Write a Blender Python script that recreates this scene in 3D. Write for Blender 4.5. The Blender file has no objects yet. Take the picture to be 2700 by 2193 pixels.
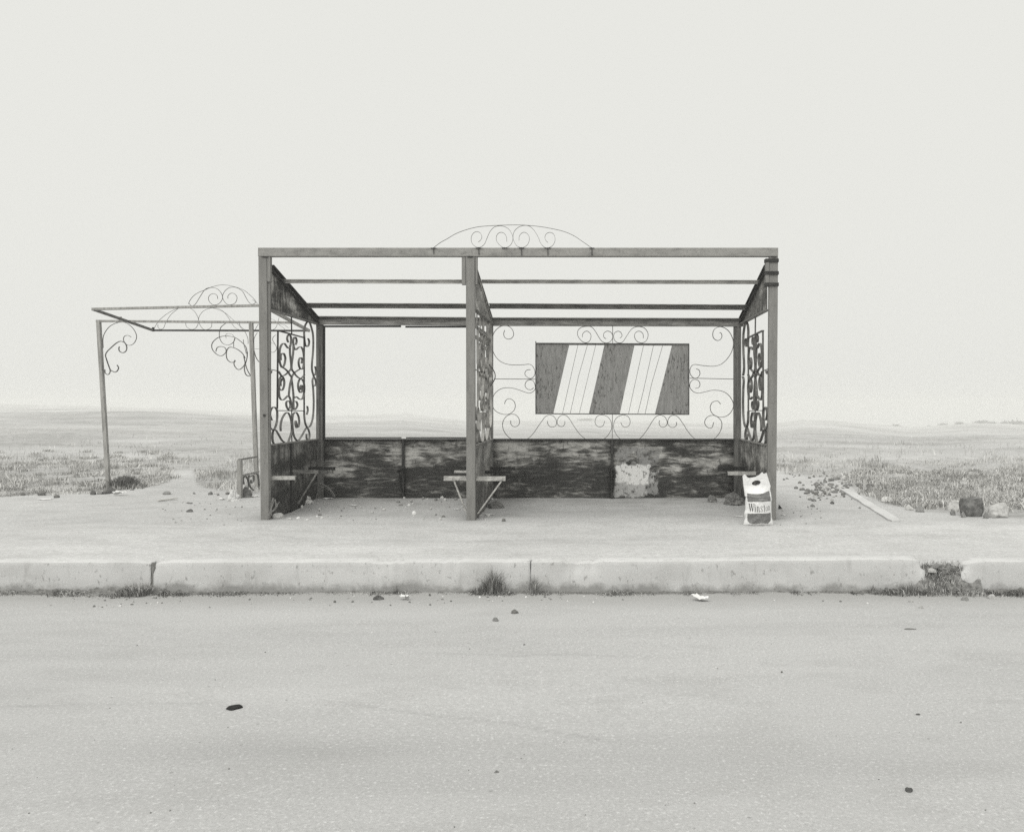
import bpy, math, random
import numpy as np
from mathutils import Vector

# ------------------------------------------------------------------ camera, sky, sun, exposure
scene = bpy.context.scene
COL = scene.collection
F = 2100.0; CX = 1555.0; CY = 1070.0; CAMZ = 1.05      # calibration in photograph pixels (2700 wide)
cam_d = bpy.data.cameras.new('camera'); cam = bpy.data.objects.new('camera', cam_d); COL.objects.link(cam)
cam.location = (0, 0, CAMZ); cam.rotation_euler = (math.radians(90), 0, 0)
cam_d.sensor_width = 36; cam_d.lens = 36 * F / 2700
cam_d.shift_x = -(CX - 1350) / 2700; cam_d.shift_y = (CY - 1096.5) / 2700
cam_d.clip_start = 0.05; cam_d.clip_end = 3000
scene.camera = cam

SUN_EL, SUN_AZ = 56, 200      # degrees; azimuth measured so the light comes from behind the camera
w = bpy.data.worlds.new('World'); scene.world = w; w.use_nodes = True
nt = w.node_tree; nt.nodes.clear()
out = nt.nodes.new('ShaderNodeOutputWorld'); bg = nt.nodes.new('ShaderNodeBackground')
sky = nt.nodes.new('ShaderNodeTexSky'); sky.sky_type = 'NISHITA'; sky.sun_disc = False
sky.sun_elevation = math.radians(SUN_EL); sky.sun_rotation = math.radians(180 - SUN_AZ + 180)
sky.dust_density = 8; sky.air_density = 1
bw = nt.nodes.new('ShaderNodeRGBToBW')                    # overcast: the blue is gone, only a hint of the gradient is left
mr = nt.nodes.new('ShaderNodeMath'); mr.operation = 'MULTIPLY_ADD'; mr.inputs[1].default_value = 0.03; mr.inputs[2].default_value = 3.96
tint = nt.nodes.new('ShaderNodeVectorMath'); tint.operation = 'SCALE'
tint.inputs[0].default_value = (1.0, 1.001, 0.952)
nt.links.new(sky.outputs[0], bw.inputs[0]); nt.links.new(bw.outputs[0], mr.inputs[0])
nt.links.new(mr.outputs[0], tint.inputs['Scale']); nt.links.new(tint.outputs[0], bg.inputs['Color'])
bg.inputs['Strength'].default_value = 0.10
nt.links.new(bg.outputs[0], out.inputs[0])
sd = bpy.data.lights.new('sun', 'SUN'); so = bpy.data.objects.new('sun', sd); COL.objects.link(so)
sd.energy = 1.5; sd.angle = math.radians(60); sd.color = (1.0, 0.995, 0.95)
a = math.radians(SUN_AZ); e = math.radians(SUN_EL)
sdir = Vector((math.sin(a) * math.cos(e), math.cos(a) * math.cos(e), math.sin(e)))   # towards the sun (south-ish = behind camera)
so.rotation_euler = sdir.to_track_quat('Z', 'Y').to_euler(); so.location = sdir * 50
scene.cycles.use_denoising = False; scene.cycles.volume_bounces = 4; scene.cycles.max_bounces = 10
vs = scene.view_settings; vs.view_transform = 'Standard'; vs.look = 'None'; vs.exposure = 1.0; vs.gamma = 1.0; vs.use_curve_mapping = False

R = random.Random(7)
rng = np.random.default_rng(11)

# ------------------------------------------------------------------ helpers
def P(px, py, Y): return Vector(((px - CX) * Y / F, Y, CAMZ - (py - CY) * Y / F))
def smooth(a, b, x):
    t = np.clip((x - a) / (b - a), 0, 1); return t * t * (3 - 2 * t)

class MB:
    def __init__(s): s.v = []; s.f = []; s.m = []
    def add(s, vs, fs, mi=0):
        o = len(s.v); s.v += [tuple(x) for x in vs]; s.f += [tuple(i + o for i in f) for f in fs]; s.m += [mi] * len(fs); return s
    def box(s, a, b, mi=0):
        x0, x1 = sorted((a[0], b[0])); y0, y1 = sorted((a[1], b[1])); z0, z1 = sorted((a[2], b[2]))
        vs = [(x, y, z) for z in (z0, z1) for y in (y0, y1) for x in (x0, x1)]
        return s.add(vs, [(0, 2, 3, 1), (4, 5, 7, 6), (0, 1, 5, 4), (2, 6, 7, 3), (0, 4, 6, 2), (1, 3, 7, 5)], mi)
    def bar(s, p0, p1, wa, hb, A=(0, 1, 0), mi=0):
        return s.ribbon([p0, p1], A, wa, hb, mi)
    def ribbon(s, pts, A, wd, th, mi=0, wob=0.0):
        pts = [Vector(p) for p in pts]; A = Vector(A).normalized(); n = len(pts); vs = []
        for i, p in enumerate(pts):
            t = (pts[min(i + 1, n - 1)] - pts[max(i - 1, 0)])
            if t.length < 1e-9: t = Vector((0, 0, 1))
            nn = t.normalized().cross(A)
            nn = nn.normalized() if nn.length > 1e-6 else Vector((1, 0, 0))
            if wob: p = p + A * (wob * math.sin(i * .5))
            a_ = A * wd / 2; b_ = nn * th / 2
            vs += [p - a_ - b_, p + a_ - b_, p + a_ + b_, p - a_ + b_]
        fs = [(0, 1, 2, 3), ((n - 1) * 4 + 3, (n - 1) * 4 + 2, (n - 1) * 4 + 1, (n - 1) * 4)]
        for i in range(n - 1):
            for k in range(4):
                a0 = i * 4 + k; a1 = i * 4 + (k + 1) % 4
                fs.append((a0, a0 + 4, a1 + 4, a1))
        return s.add(vs, fs, mi)
    def tube(s, pts, r, k=6, mi=0):
        pts = [Vector(p) for p in pts]; n = len(pts); vs = []
        for i, p in enumerate(pts):
            t = (pts[min(i + 1, n - 1)] - pts[max(i - 1, 0)]).normalized()
            u = t.cross(Vector((0.13, 0.21, 1)) if abs(t.z) < .9 else Vector((1, .1, 0))).normalized(); v_ = t.cross(u)
            rr = r[i] if hasattr(r, '__len__') else r
            for j in range(k):
                an = 2 * math.pi * j / k; vs.append(p + (u * math.cos(an) + v_ * math.sin(an)) * rr)
        fs = [tuple(range(k))[::-1], tuple((n - 1) * k + j for j in range(k))]
        for i in range(n - 1):
            for j in range(k):
                fs.append((i * k + j, i * k + (j + 1) % k, (i + 1) * k + (j + 1) % k, (i + 1) * k + j))
        return s.add(vs, fs, mi)
    def build(s, name, mat, parent=None, loc=(0, 0, 0), sm=False, bev=0.0):
        L = Vector(parent_loc(parent)) if parent is not None else Vector(loc)
        me = bpy.data.meshes.new(name); me.from_pydata([tuple(Vector(v) - L) for v in s.v], [], s.f)
        for m in (mat if isinstance(mat, (list, tuple)) else [mat]): me.materials.append(m)
        if any(s.m): me.polygons.foreach_set('material_index', s.m)
        if sm: me.polygons.foreach_set('use_smooth', [True] * len(me.polygons))
        me.update()
        o = bpy.data.objects.new(name, me); COL.objects.link(o)
        if parent is not None: o.parent = parent
        else: o.location = L
        if bev:
            b = o.modifiers.new('bevel', 'BEVEL'); b.width = bev; b.segments = 2; b.limit_method = 'ANGLE'
        return o
def parent_loc(p):
    L = Vector((0, 0, 0))
    while p is not None: L += p.location; p = p.parent
    return L
def tag(o, label=None, cat=None, group=None, kind=None):
    if label: o['label'] = label
    if cat: o['category'] = cat
    if group: o['group'] = group
    if kind: o['kind'] = kind
    return o
def empty(name, loc, label, cat, group=None):
    o = bpy.data.objects.new(name, None); COL.objects.link(o); o.location = loc; o.empty_display_size = .2
    return tag(o, label, cat, group)
def cr(pts, sub=6):                                       # Catmull-Rom through 2-D points
    pts = [np.array(p, float) for p in pts]; q = [2 * pts[0] - pts[1]] + pts + [2 * pts[-1] - pts[-2]]; o = []
    for i in range(1, len(q) - 2):
        for k in range(sub):
            t = k / sub
            o.append(.5 * ((2 * q[i]) + (-q[i - 1] + q[i + 1]) * t + (2 * q[i - 1] - 5 * q[i] + 4 * q[i + 1] - q[i + 2]) * t * t + (-q[i - 1] + 3 * q[i] - 3 * q[i + 1] + q[i + 2]) * t ** 3))
    o.append(pts[-1]); return o

# value noise on arrays
_perm = rng.random((256, 256))
def vnoise(x, y):
    x = np.asarray(x, float); y = np.asarray(y, float)
    xi = np.floor(x).astype(int); yi = np.floor(y).astype(int); fx = x - xi; fy = y - yi
    fx = fx * fx * (3 - 2 * fx); fy = fy * fy * (3 - 2 * fy)
    g = lambda i, j: _perm[i % 256, j % 256]
    return (g(xi, yi) * (1 - fx) + g(xi + 1, yi) * fx) * (1 - fy) + (g(xi, yi + 1) * (1 - fx) + g(xi + 1, yi + 1) * fx) * fy - .5
def fbm(x, y, o=4):
    s = 0; a = 1.0
    for k in range(o): s = s + a * vnoise(x * 2 ** k + 17.3 * k, y * 2 ** k + 5.1 * k); a *= .5
    return s

# ------------------------------------------------------------------ materials
def mat(name, rough=.85, metallic=0.0, spec=.3):
    m = bpy.data.materials.new(name); m.use_nodes = True; n = m.node_tree
    b = n.nodes['Principled BSDF']; b.inputs['Roughness'].default_value = rough; b.inputs['Metallic'].default_value = metallic
    b.inputs['Specular IOR Level'].default_value = spec
    return m, n, b
def g3(v, warm=.0): warm *= .55; return (v * (1 + warm * .4), v, v * (1 - warm), 1)
def coords(n, scale=(1, 1, 1), rot=(0, 0, 0), world=False, off=(0, 0, 0)):
    mp = n.nodes.new('ShaderNodeMapping'); mp.inputs['Scale'].default_value = scale; mp.inputs['Rotation'].default_value = rot; mp.inputs['Location'].default_value = off
    if world:
        c = n.nodes.new('ShaderNodeNewGeometry'); n.links.new(c.outputs['Position'], mp.inputs[0])
    else:
        c = n.nodes.new('ShaderNodeTexCoord'); n.links.new(c.outputs['Object'], mp.inputs[0])
    return mp.outputs[0]
def noise(n, vec, scale=5, detail=6, rough=.55, dist=0.0):
    t = n.nodes.new('ShaderNodeTexNoise'); t.inputs['Scale'].default_value = scale; t.inputs['Detail'].default_value = detail
    t.inputs['Roughness'].default_value = rough; t.inputs['Distortion'].default_value = dist; n.links.new(vec, t.inputs['Vector']); return t.outputs['Fac']
def ramp(n, fac, stops):
    r = n.nodes.new('ShaderNodeValToRGB'); e = r.color_ramp.elements
    while len(e) < len(stops): e.new(.5)
    for k, (p, c) in enumerate(stops): e[k].position = p; e[k].color = c if hasattr(c, '__len__') else (c, c, c, 1)
    n.links.new(fac, r.inputs[0]); return r.outputs[0]
def mixc(n, fac, a_, b_, mode='MIX'):
    m = n.nodes.new('ShaderNodeMix'); m.data_type = 'RGBA'; m.blend_type = mode
    for s_, v in ((m.inputs[0], fac), (m.inputs[6], a_), (m.inputs[7], b_)):
        if isinstance(v, bpy.types.NodeSocket): n.links.new(v, s_)
        else: s_.default_value = v
    return m.outputs[2]
def math_(n, op, a_, b_=None, c_=None):
    m = n.nodes.new('ShaderNodeMath'); m.operation = op
    for i, v in enumerate((a_, b_, c_)):
        if v is None: continue
        if isinstance(v, bpy.types.NodeSocket): n.links.new(v, m.inputs[i])
        else: m.inputs[i].default_value = v
    return m.outputs[0]
def bump(n, b, h, strength=.3, dist=.01):
    u = n.nodes.new('ShaderNodeBump'); u.inputs['Strength'].default_value = strength; u.inputs['Distance'].default_value = dist
    n.links.new(h, u.inputs['Height']); n.links.new(u.outputs[0], b.inputs['Normal'])

def weathered(name, lo, mid, hi, scale=(14, 14, 2.2), warm=.08, rough=.7, contrast=(.32, .5, .68), seed=0):
    m, n, b = mat(name, rough)
    c1 = noise(n, coords(n, scale, off=(seed, seed, 0)), 1.6, 8, .62, .4)
    col = ramp(n, c1, [(contrast[0], g3(lo, warm)), (contrast[1], g3(mid, warm)), (contrast[2], g3(hi, warm))])
    spots = noise(n, coords(n, (40, 40, 12), off=(seed, 1, 2)), 2.0, 4, .6)
    sm = ramp(n, spots, [(.60, 0.0), (.70, 1.0)])
    col = mixc(n, math_(n, 'MULTIPLY', sm, .45), col, g3(lo * .45, warm))
    n.links.new(col, b.inputs['Base Color'])
    bump(n, b, c1, .25, .004)
    return m
M_post = weathered('post_paint', .145, .172, .20, seed=3)
M_beam = weathered('beam_paint', .16, .225, .265, scale=(6, 10, 14), seed=5)
M_bar = weathered('roof_bar_metal', .07, .15, .24, scale=(4, 14, 20), seed=9)
M_bar1 = weathered('pale_roof_bar_metal', .20, .36, .50, scale=(4, 14, 20), seed=10)
M_darkbar = weathered('dark_steel', .012, .022, .05, scale=(5, 8, 12), seed=12)
M_iron = weathered('scroll_iron', .05, .095, .15, scale=(9, 9, 9), seed=15)
M_ironl = weathered('pale_iron', .12, .19, .26, scale=(7, 7, 7), seed=18)
M_backpost = weathered('back_post_paint', .04, .11, .17, scale=(18, 18, 1.6), seed=21)
M_pergola = weathered('pergola_steel', .15, .26, .34, scale=(24, 24, 3), seed=24)
M_flange = weathered('seat_bracket_steel', .18, .34, .46, scale=(14, 20, 20), seed=27)
M_black = weathered('black_steel', .005, .009, .02, scale=(9, 9, 9), seed=30)

def sheet_mat(name, zmid=.36, dark=.035, light=.17, vx=1.0, seed=0, low=True, patch=None, sc=(1.2, 1.2, 9)):
    """flaking painted steel: smeared strokes of light primer in the upper half, soot and dirt paint below"""
    m, n, b = mat(name, .75)
    v = coords(n, (sc[0] * vx * 2.0, sc[1] * vx * 2.0, sc[2] * 1.3), world=True, off=(seed, seed * .7, seed * .3))
    s1 = noise(n, v, 1.7, 9, .68, 1.1)
    s2 = noise(n, coords(n, (3.5, 3.5, 9), rot=(0, .45, 0), world=True, off=(seed, 2, 1)), 1.5, 7, .62, .8)
    blot = noise(n, coords(n, (1.0, 1.0, 2.0), world=True, off=(seed * 2, 0, 0)), 2.3, 4, .5)
    geo = n.nodes.new('ShaderNodeNewGeometry'); sep = n.nodes.new('ShaderNodeSeparateXYZ'); n.links.new(geo.outputs['Position'], sep.inputs[0])
    x_, z_ = sep.outputs['X'], sep.outputs['Z']
    f = math_(n, 'ADD', math_(n, 'MULTIPLY', s1, .62), math_(n, 'MULTIPLY', blot, .38))
    if low:
        edge = math_(n, 'ADD', z_, math_(n, 'MULTIPLY', math_(n, 'SUBTRACT', blot, .5), 1.1))
        up = n.nodes.new('ShaderNodeMapRange'); up.inputs['From Min'].default_value = zmid - .16; up.inputs['From Max'].default_value = zmid + .16
        up.interpolation_type = 'SMOOTHSTEP'; n.links.new(edge, up.inputs['Value'])
        f = math_(n, 'ADD', f, math_(n, 'MULTIPLY_ADD', up.outputs[0], .095, -.065))
    f = math_(n, 'ADD', f, math_(n, 'MULTIPLY_ADD', s2, .34, -.17))
    col = ramp(n, f, [(.40, g3(dark * .45, .1)), (.465, g3(dark, .1)), (.51, g3((dark + light) * .40, .1)), (.555, g3(light, .08)), (.63, g3(light * 1.8, .08))])
    scr = noise(n, coords(n, (3, 3, 55), rot=(0, .05, 0), world=True, off=(seed, 3, 0)), 1.5, 5, .7, .3)
    col = mixc(n, ramp(n, scr, [(.58, 0.0), (.68, .55)]), col, g3(light * 1.2, .08))
    scr2 = noise(n, coords(n, (5, 5, 40), rot=(0, .7, 0), world=True, off=(seed, 5, 0)), 1.3, 5, .7, .3)
    col = mixc(n, ramp(n, scr2, [(.62, 0.0), (.72, .5)]), col, g3(light, .08))
    dr = noise(n, coords(n, (30, 30, 5), world=True, off=(seed, 0, 0)), 1.5, 5, .6)
    col = mixc(n, ramp(n, dr, [(.60, 0.0), (.66, .75)]), col, g3(dark * .7, .1))
    if patch:
        w1 = math_(n, 'MULTIPLY', math_(n, 'SUBTRACT', noise(n, coords(n, (6, 6, 6), world=True), 2, 6, .7), .5), .13)
        def step(v_, e0, sgn):
            q = math_(n, 'ADD', v_, w1); mr_ = n.nodes.new('ShaderNodeMapRange')
            mr_.inputs['From Min'].default_value = e0; mr_.inputs['From Max'].default_value = e0 + sgn * .015
            n.links.new(q, mr_.inputs['Value']); return mr_.outputs[0]
        for x0, x1, z0, z1, lo_, hi_, th_ in patch:
            k = math_(n, 'MULTIPLY', math_(n, 'MULTIPLY', step(x_, x0, 1), step(x_, x1, -1)), math_(n, 'MULTIPLY', step(z_, z0, 1), step(z_, z1, -1)))
            blob = ramp(n, noise(n, coords(n, (5, 5, 6), world=True, off=(3, 1, 8)), 1.6, 8, .65, .6), [(th_, 0.0), (th_ + .10, 1.0)])
            scr = ramp(n, noise(n, coords(n, (22, 22, 14), rot=(0, .5, 0), world=True), 1.6, 5, .6), [(.55, 0.0), (.64, .85)])
            pc = mixc(n, scr, g3(hi_, .03), g3(lo_, .1))
            col = mixc(n, math_(n, 'MULTIPLY', k, blob), col, pc)
    n.links.new(col, b.inputs['Base Color'])
    bump(n, b, s1, .35, .006)
    return m
M_backsheet_l = sheet_mat('back_sheet_left_paint', seed=1.3, zmid=.40, light=.20, dark=.042)
M_backsheet_r = sheet_mat('back_sheet_right_paint', seed=5.1, zmid=.40, light=.21, dark=.042, patch=((.262, .75, .085, .60, .06, .20, .42), (.262, .62, .06, .22, .10, .32, .40), (.655, .745, .21, .38, .06, .34, .40), (.275, .655, .20, .415, .10, .56, .22)))
M_sidesheet_l = sheet_mat('side_sheet_paint', seed=8.2, zmid=.42, dark=.05, light=.12, vx=1.5, sc=(3, 3, 2.5))
M_sidesheet_m = sheet_mat('middle_sheet_paint', seed=3.7, zmid=.3, dark=.13, light=.21, vx=1.5, sc=(4, 4, 2))
M_sidesheet_r = sheet_mat('right_sheet_paint', seed=6.4, zmid=.4, dark=.07, light=.20, vx=1.5, sc=(4, 4, 3))
M_gusset = sheet_mat('gusset_paint', seed=9.9, low=False, dark=.045, light=.25, sc=(4, 4, 2))
M_gusset_l = sheet_mat('pale_gusset_paint', seed=2.2, low=False, dark=.20, light=.34, sc=(4, 4, 4))
M_gusset_r = sheet_mat('right_gusset_paint', seed=4.2, low=False, dark=.09, light=.22, sc=(5, 5, 2.5))
def board_mat():
    m, n, b = mat('board_sheet_paint', .7)
    s = noise(n, coords(n, (34, 34, 5), rot=(0, .12, 0), world=True), 1.6, 8, .68, .3)
    col = ramp(n, s, [(.30, g3(.13, .06)), (.48, g3(.205, .04)), (.66, g3(.25, .04))])
    d = noise(n, coords(n, (46, 46, 14), rot=(0, .2, 0), world=True, off=(2, 1, 0)), 1.3, 4, .6)
    blot = noise(n, coords(n, (3.0, 3.0, 3.0), world=True, off=(1, 0, 3)), 1.6, 3, .5)
    thr = math_(n, 'ADD', d, math_(n, 'MULTIPLY', blot, .35))
    col = mixc(n, ramp(n, thr, [(.74, 0.0), (.84, .85)]), col, g3(.05, .1))
    n.links.new(col, b.inputs['Base Color']); bump(n, b, s, .2, .003); return m
M_board = board_mat()

def concrete_mat(name, v, seed=0, stain=True, rough=.9):
    m, n, b = mat(name, rough, spec=.15)
    big = noise(n, coords(n, (1.6, 1.6, 3), world=True, off=(seed, 0, 0)), 1.5, 6, .6)
    fine = noise(n, coords(n, (60, 60, 60), world=True), 1.5, 5, .7)
    col = ramp(n, big, [(.3, g3(v * .86, .02)), (.5, g3(v, .01)), (.7, g3(v * 1.08, .01))])
    col = mixc(n, ramp(n, fine, [(.3, .30), (.5, 0.0)]), col, g3(v * .66, .03))
    sp = noise(n, coords(n, (22, 22, 14), world=True, off=(seed, 4, 0)), 1.6, 3, .6)
    col = mixc(n, ramp(n, sp, [(.62, 0.0), (.70, .65)]), col, g3(v * .42, .05))
    ver = noise(n, coords(n, (9, 9, 1.6), world=True, off=(seed, 4, 0)), 1.6, 6, .65)
    col = mixc(n, ramp(n, ver, [(.56, 0.0), (.68, .4)]), col, g3(v * .6, .04))
    if stain:
        geo = n.nodes.new('ShaderNodeNewGeometry'); sep = n.nodes.new('ShaderNodeSeparateXYZ'); n.links.new(geo.outputs['Position'], sep.inputs[0])
        zz = math_(n, 'ADD', sep.outputs['Z'], math_(n, 'MULTIPLY_ADD', noise(n, coords(n, (2.6, 2.6, 2.6), world=True, off=(7, 0, 0)), 1.6, 7, .7), -.24, .12))
        mr_ = n.nodes.new('ShaderNodeMapRange'); mr_.inputs['From Min'].default_value = -.145; mr_.inputs['From Max'].default_value = -.19
        n.links.new(zz, mr_.inputs['Value'])
        col = mixc(n, math_(n, 'MULTIPLY', mr_.outputs[0], .7), col, g3(.17, .06))
    n.links.new(col, b.inputs['Base Color']); bump(n, b, math_(n, 'ADD', fine, math_(n, 'MULTIPLY', big, 1.5)), .35, .004); return m
M_kerb = concrete_mat('kerb_concrete', .47, 2.0)
M_slab = concrete_mat('edging_concrete', .48, 6.0, stain=False)

def simple(name, v, warm=.04, rough=.85, var=.35, sc=30, bmp=.4):
    m, n, b = mat(name, rough, spec=.2)
    s = noise(n, coords(n, (1, 1, 1)), sc, 6, .65)
    oi = n.nodes.new('ShaderNodeObjectInfo')
    k = math_(n, 'MULTIPLY_ADD', oi.outputs['Random'], .35, .82)
    col = ramp(n, s, [(.3, g3(v * (1 - var), warm)), (.7, g3(v * (1 + var * .5), warm))])
    cc = mixc(n, 1.0, col, (1, 1, 1, 1), 'MULTIPLY')
    mm = n.nodes.new('ShaderNodeVectorMath'); mm.operation = 'SCALE'; n.links.new(cc, mm.inputs[0]); n.links.new(k, mm.inputs['Scale'])
    n.links.new(mm.outputs[0], b.inputs['Base Color']); bump(n, b, s, bmp, .006); return m
M_rock = simple('grey_stone', .20)
M_rockl = simple('pale_stone', .43)
M_rockd = simple('dark_stone', .10, var=.6)
M_block = simple('dark_block_stone', .15, var=.75, sc=14, bmp=.9)
M_clod = simple('earth_clod', .15, .08)
M_paper = simple('pale_paper', .55, .02, .8, .12, 15, .2)
M_rag = simple('grey_rag', .15, .05, .95, .5, 12, .6)
M_wire = simple('dry_wire', .22, .06)
M_rubber = simple('black_rubber', .018, .05)
M_wood = simple('weathered_wood', .48, .08)

# ------------------------------------------------------------------ terrain
HX = [-3000, -800, 0, 200, 400, 660, 860, 1000, 1060, 1110, 1230, 1300, 1500, 1545, 1600, 1950, 2060, 2115, 2200, 2300, 2400, 2460, 2570, 2640, 2700, 3500, 6000]
HY = [1056, 1057, 1060, 1064, 1070, 1080, 1089, 1087, 1085, 1091, 1102, 1101, 1102, 1099, 1104, 1112, 1108, 1101, 1103, 1110, 1117, 1114, 1107, 1108, 1111, 1112, 1112]
RIDGE = 300.0
def gz(x, y):
    x = np.asarray(x, float); y = np.asarray(y, float)
    yy = np.maximum(y, .5); az = CX + F * x / yy
    yt = np.interp(az, HX, HY)
    slope = (yt - CY) / F
    far = smooth(12, 60, y)
    z = -slope * y * far
    z = z + far * (fbm(x / 23., y / 37., 5) * .009 * y ** .8)
    z = z + smooth(14, 24, y) * fbm(x / 3.1 + 9, y / 4.2, 3) * .10
    # the low brow seen across the left field, and the dip behind it
    z = z + .62 * np.exp(-((y - 62) / 14) ** 2) * np.exp(-((az - 380) / 330) ** 2) - .5 * np.exp(-((y - 105) / 28) ** 2) * np.exp(-((az - 300) / 500) ** 2)
    z = z - smooth(RIDGE + 8, RIDGE + 70, y) * 9
    near = 1 - smooth(20, 40, y)
    z = z + near * .05 * smooth(7.9, 8.7, y) * smooth(-3.9, -3.2, x) * (1 - smooth(1.8, 2.4, x))
    z = z + near * (fbm(x * 1.1, y * 1.1, 4) * .010) * smooth(5.7, 6.6, y)
    z = z + near * .045 * smooth(9.6, 11.5, y) * (0.5 + fbm(x / 1.3, y / 1.3, 3))
    z = np.where(y < 5.46, -.24, z)
    return z
def gz1(x, y): return float(gz(x, y))
def grass_mask(x, y):
    """1 where the turf stands (traced from the verge's real outline, in metres through the calibrated camera)"""
    x = np.asarray(x, float); y = np.asarray(y, float)
    az = CX + F * x / np.maximum(y, .5); z = gz(x, y); py = CY + (CAMZ - z) * F / np.maximum(y, .5)
    wob = fbm(x * 1.7 + 3, y * 1.7, 4) * 16
    # front edge of the turf by azimuth
    fe = np.interp(az, [-2500, 0, 150, 280, 380, 448, 460, 508, 522, 620, 690, 900, 2040, 2060, 2225, 2245, 2290, 2340, 2420, 2520, 2700, 4500],
                   [1314, 1312, 1306, 1302, 1284, 1266, 1238, 1236, 1282, 1296, 1296, 1240, 1240, 1243, 1262, 1285, 1308, 1330, 1346, 1352, 1364, 1372])
    m = smooth(2, -4, -(fe - py + wob * .5)) if False else 1 - smooth(-3, 4, py - fe + wob * .5)
    return np.where(y < 6.5, 0, m)

def grid_mesh(name, Xs, Ys, Z, attr, material):
    ny, nx = Xs.shape
    co = np.stack([Xs, Ys, Z], -1).reshape(-1, 3).astype(np.float32)
    idx = np.arange(ny * nx).reshape(ny, nx)
    q = np.stack([idx[:-1, :-1], idx[:-1, 1:], idx[1:, 1:], idx[1:, :-1]], -1).reshape(-1, 4)
    me = bpy.data.meshes.new(name); me.vertices.add(len(co)); me.vertices.foreach_set('co', co.ravel())
    me.loops.add(q.size); me.loops.foreach_set('vertex_index', q.ravel().astype(np.int32))
    me.polygons.add(len(q)); me.polygons.foreach_set('loop_start', np.arange(0, q.size, 4, dtype=np.int32)); me.polygons.foreach_set('loop_total', np.full(len(q), 4, np.int32))
    me.polygons.foreach_set('use_smooth', np.ones(len(q), bool))
    for k, v in (attr or {}).items():
        at = me.attributes.new(k, 'FLOAT', 'POINT'); at.data.foreach_set('value', v.ravel().astype(np.float32))
    me.materials.append(material); me.update(); me.validate()
    o = bpy.data.objects.new(name, me); COL.objects.link(o); return o

def ground_mat():
    m, n, b = mat('dusty_ground', .95, spec=.1)
    at = n.nodes.new('ShaderNodeAttribute'); at.attribute_name = 'turf'
    at2 = n.nodes.new('ShaderNodeAttribute'); at2.attribute_name = 'tone'
    fine = noise(n, coords(n, (1, 1, 1), world=True), 55, 6, .7)
    mid = noise(n, coords(n, (1, 1.6, 1), world=True), 2.4, 8, .62)
    vf = noise(n, coords(n, (1, 1, 1), world=True), 170, 3, .7)
    dust = ramp(n, mid, [(.3, g3(.375, .02)), (.5, g3(.445, .01)), (.7, g3(.49, .01))])
    f2 = noise(n, coords(n, (1, 1, 1), world=True, off=(3, 2, 1)), 24, 4, .6)
    dust = mixc(n, ramp(n, f2, [(.3, .65), (.48, 0.0)]), dust, g3(.33, .03))
    dust = mixc(n, ramp(n, f2, [(.59, 0.0), (.68, .65)]), dust, g3(.60, .0))
    dust = mixc(n, ramp(n, fine, [(.3, .6), (.52, 0.0)]), dust, g3(.30, .05))
    dust = mixc(n, ramp(n, fine, [(.58, 0.0), (.70, .7)]), dust, g3(.66, .0))
    dust = mixc(n, ramp(n, vf, [(.35, .4), (.5, 0.0)]), dust, g3(.28, .03))
    soil = ramp(n, noise(n, coords(n, (1, 1.8, 1), world=True), 3.0, 9, .7), [(.3, g3(.18, .05)), (.45, g3(.28, .04)), (.6, g3(.38, .02)), (.75, g3(.48, .02))])
    col = mixc(n, at.outputs['Fac'], dust, soil)
    col = mixc(n, 1.0, col, at2.outputs['Color'], 'MULTIPLY') if False else col
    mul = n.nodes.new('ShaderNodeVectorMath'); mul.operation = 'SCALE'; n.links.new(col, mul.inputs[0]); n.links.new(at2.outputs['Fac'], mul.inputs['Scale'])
    n.links.new(mul.outputs[0], b.inputs['Base Color'])
    bump(n, b, math_(n, 'ADD', math_(n, 'MULTIPLY', fine, .5), mid), .5, .02)
    return m
Yr = np.concatenate([[-60, -20, 0, 4, 5.44, 5.461], np.arange(5.5, 13, .045), 13 * 1.012 ** np.arange(0, 268)])
Yr = Yr[Yr < RIDGE + 80]
A_ = np.linspace(-1, 1, 760); A_ = np.sign(A_) * (np.abs(A_) * .95 + .65 * np.abs(A_) ** 3) * 1.0
YY = np.repeat(Yr[:, None], len(A_), 1); XX = A_[None, :] * (np.abs(YY) + 9)
ZZ = gz(XX, YY)
ZZ[YY < 5.46] = -.24
turf = grass_mask(XX, YY)
far_f = smooth(11.5, 17, YY)
mott = fbm(XX / 7., YY / 16., 5)
patch_ = smooth(.0, .35, fbm(XX / 5. + 50, YY / 15. + 9, 5))
tone = (1 + .16 * fbm(XX / 2.3, YY / 2.3, 4)) * (1 - far_f * .0) * (.985 - .09 * smooth(6.95, 7.15, YY + .15 * fbm(XX * 1.3, YY, 3)) * (1 - smooth(10, 13, YY)))
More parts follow.
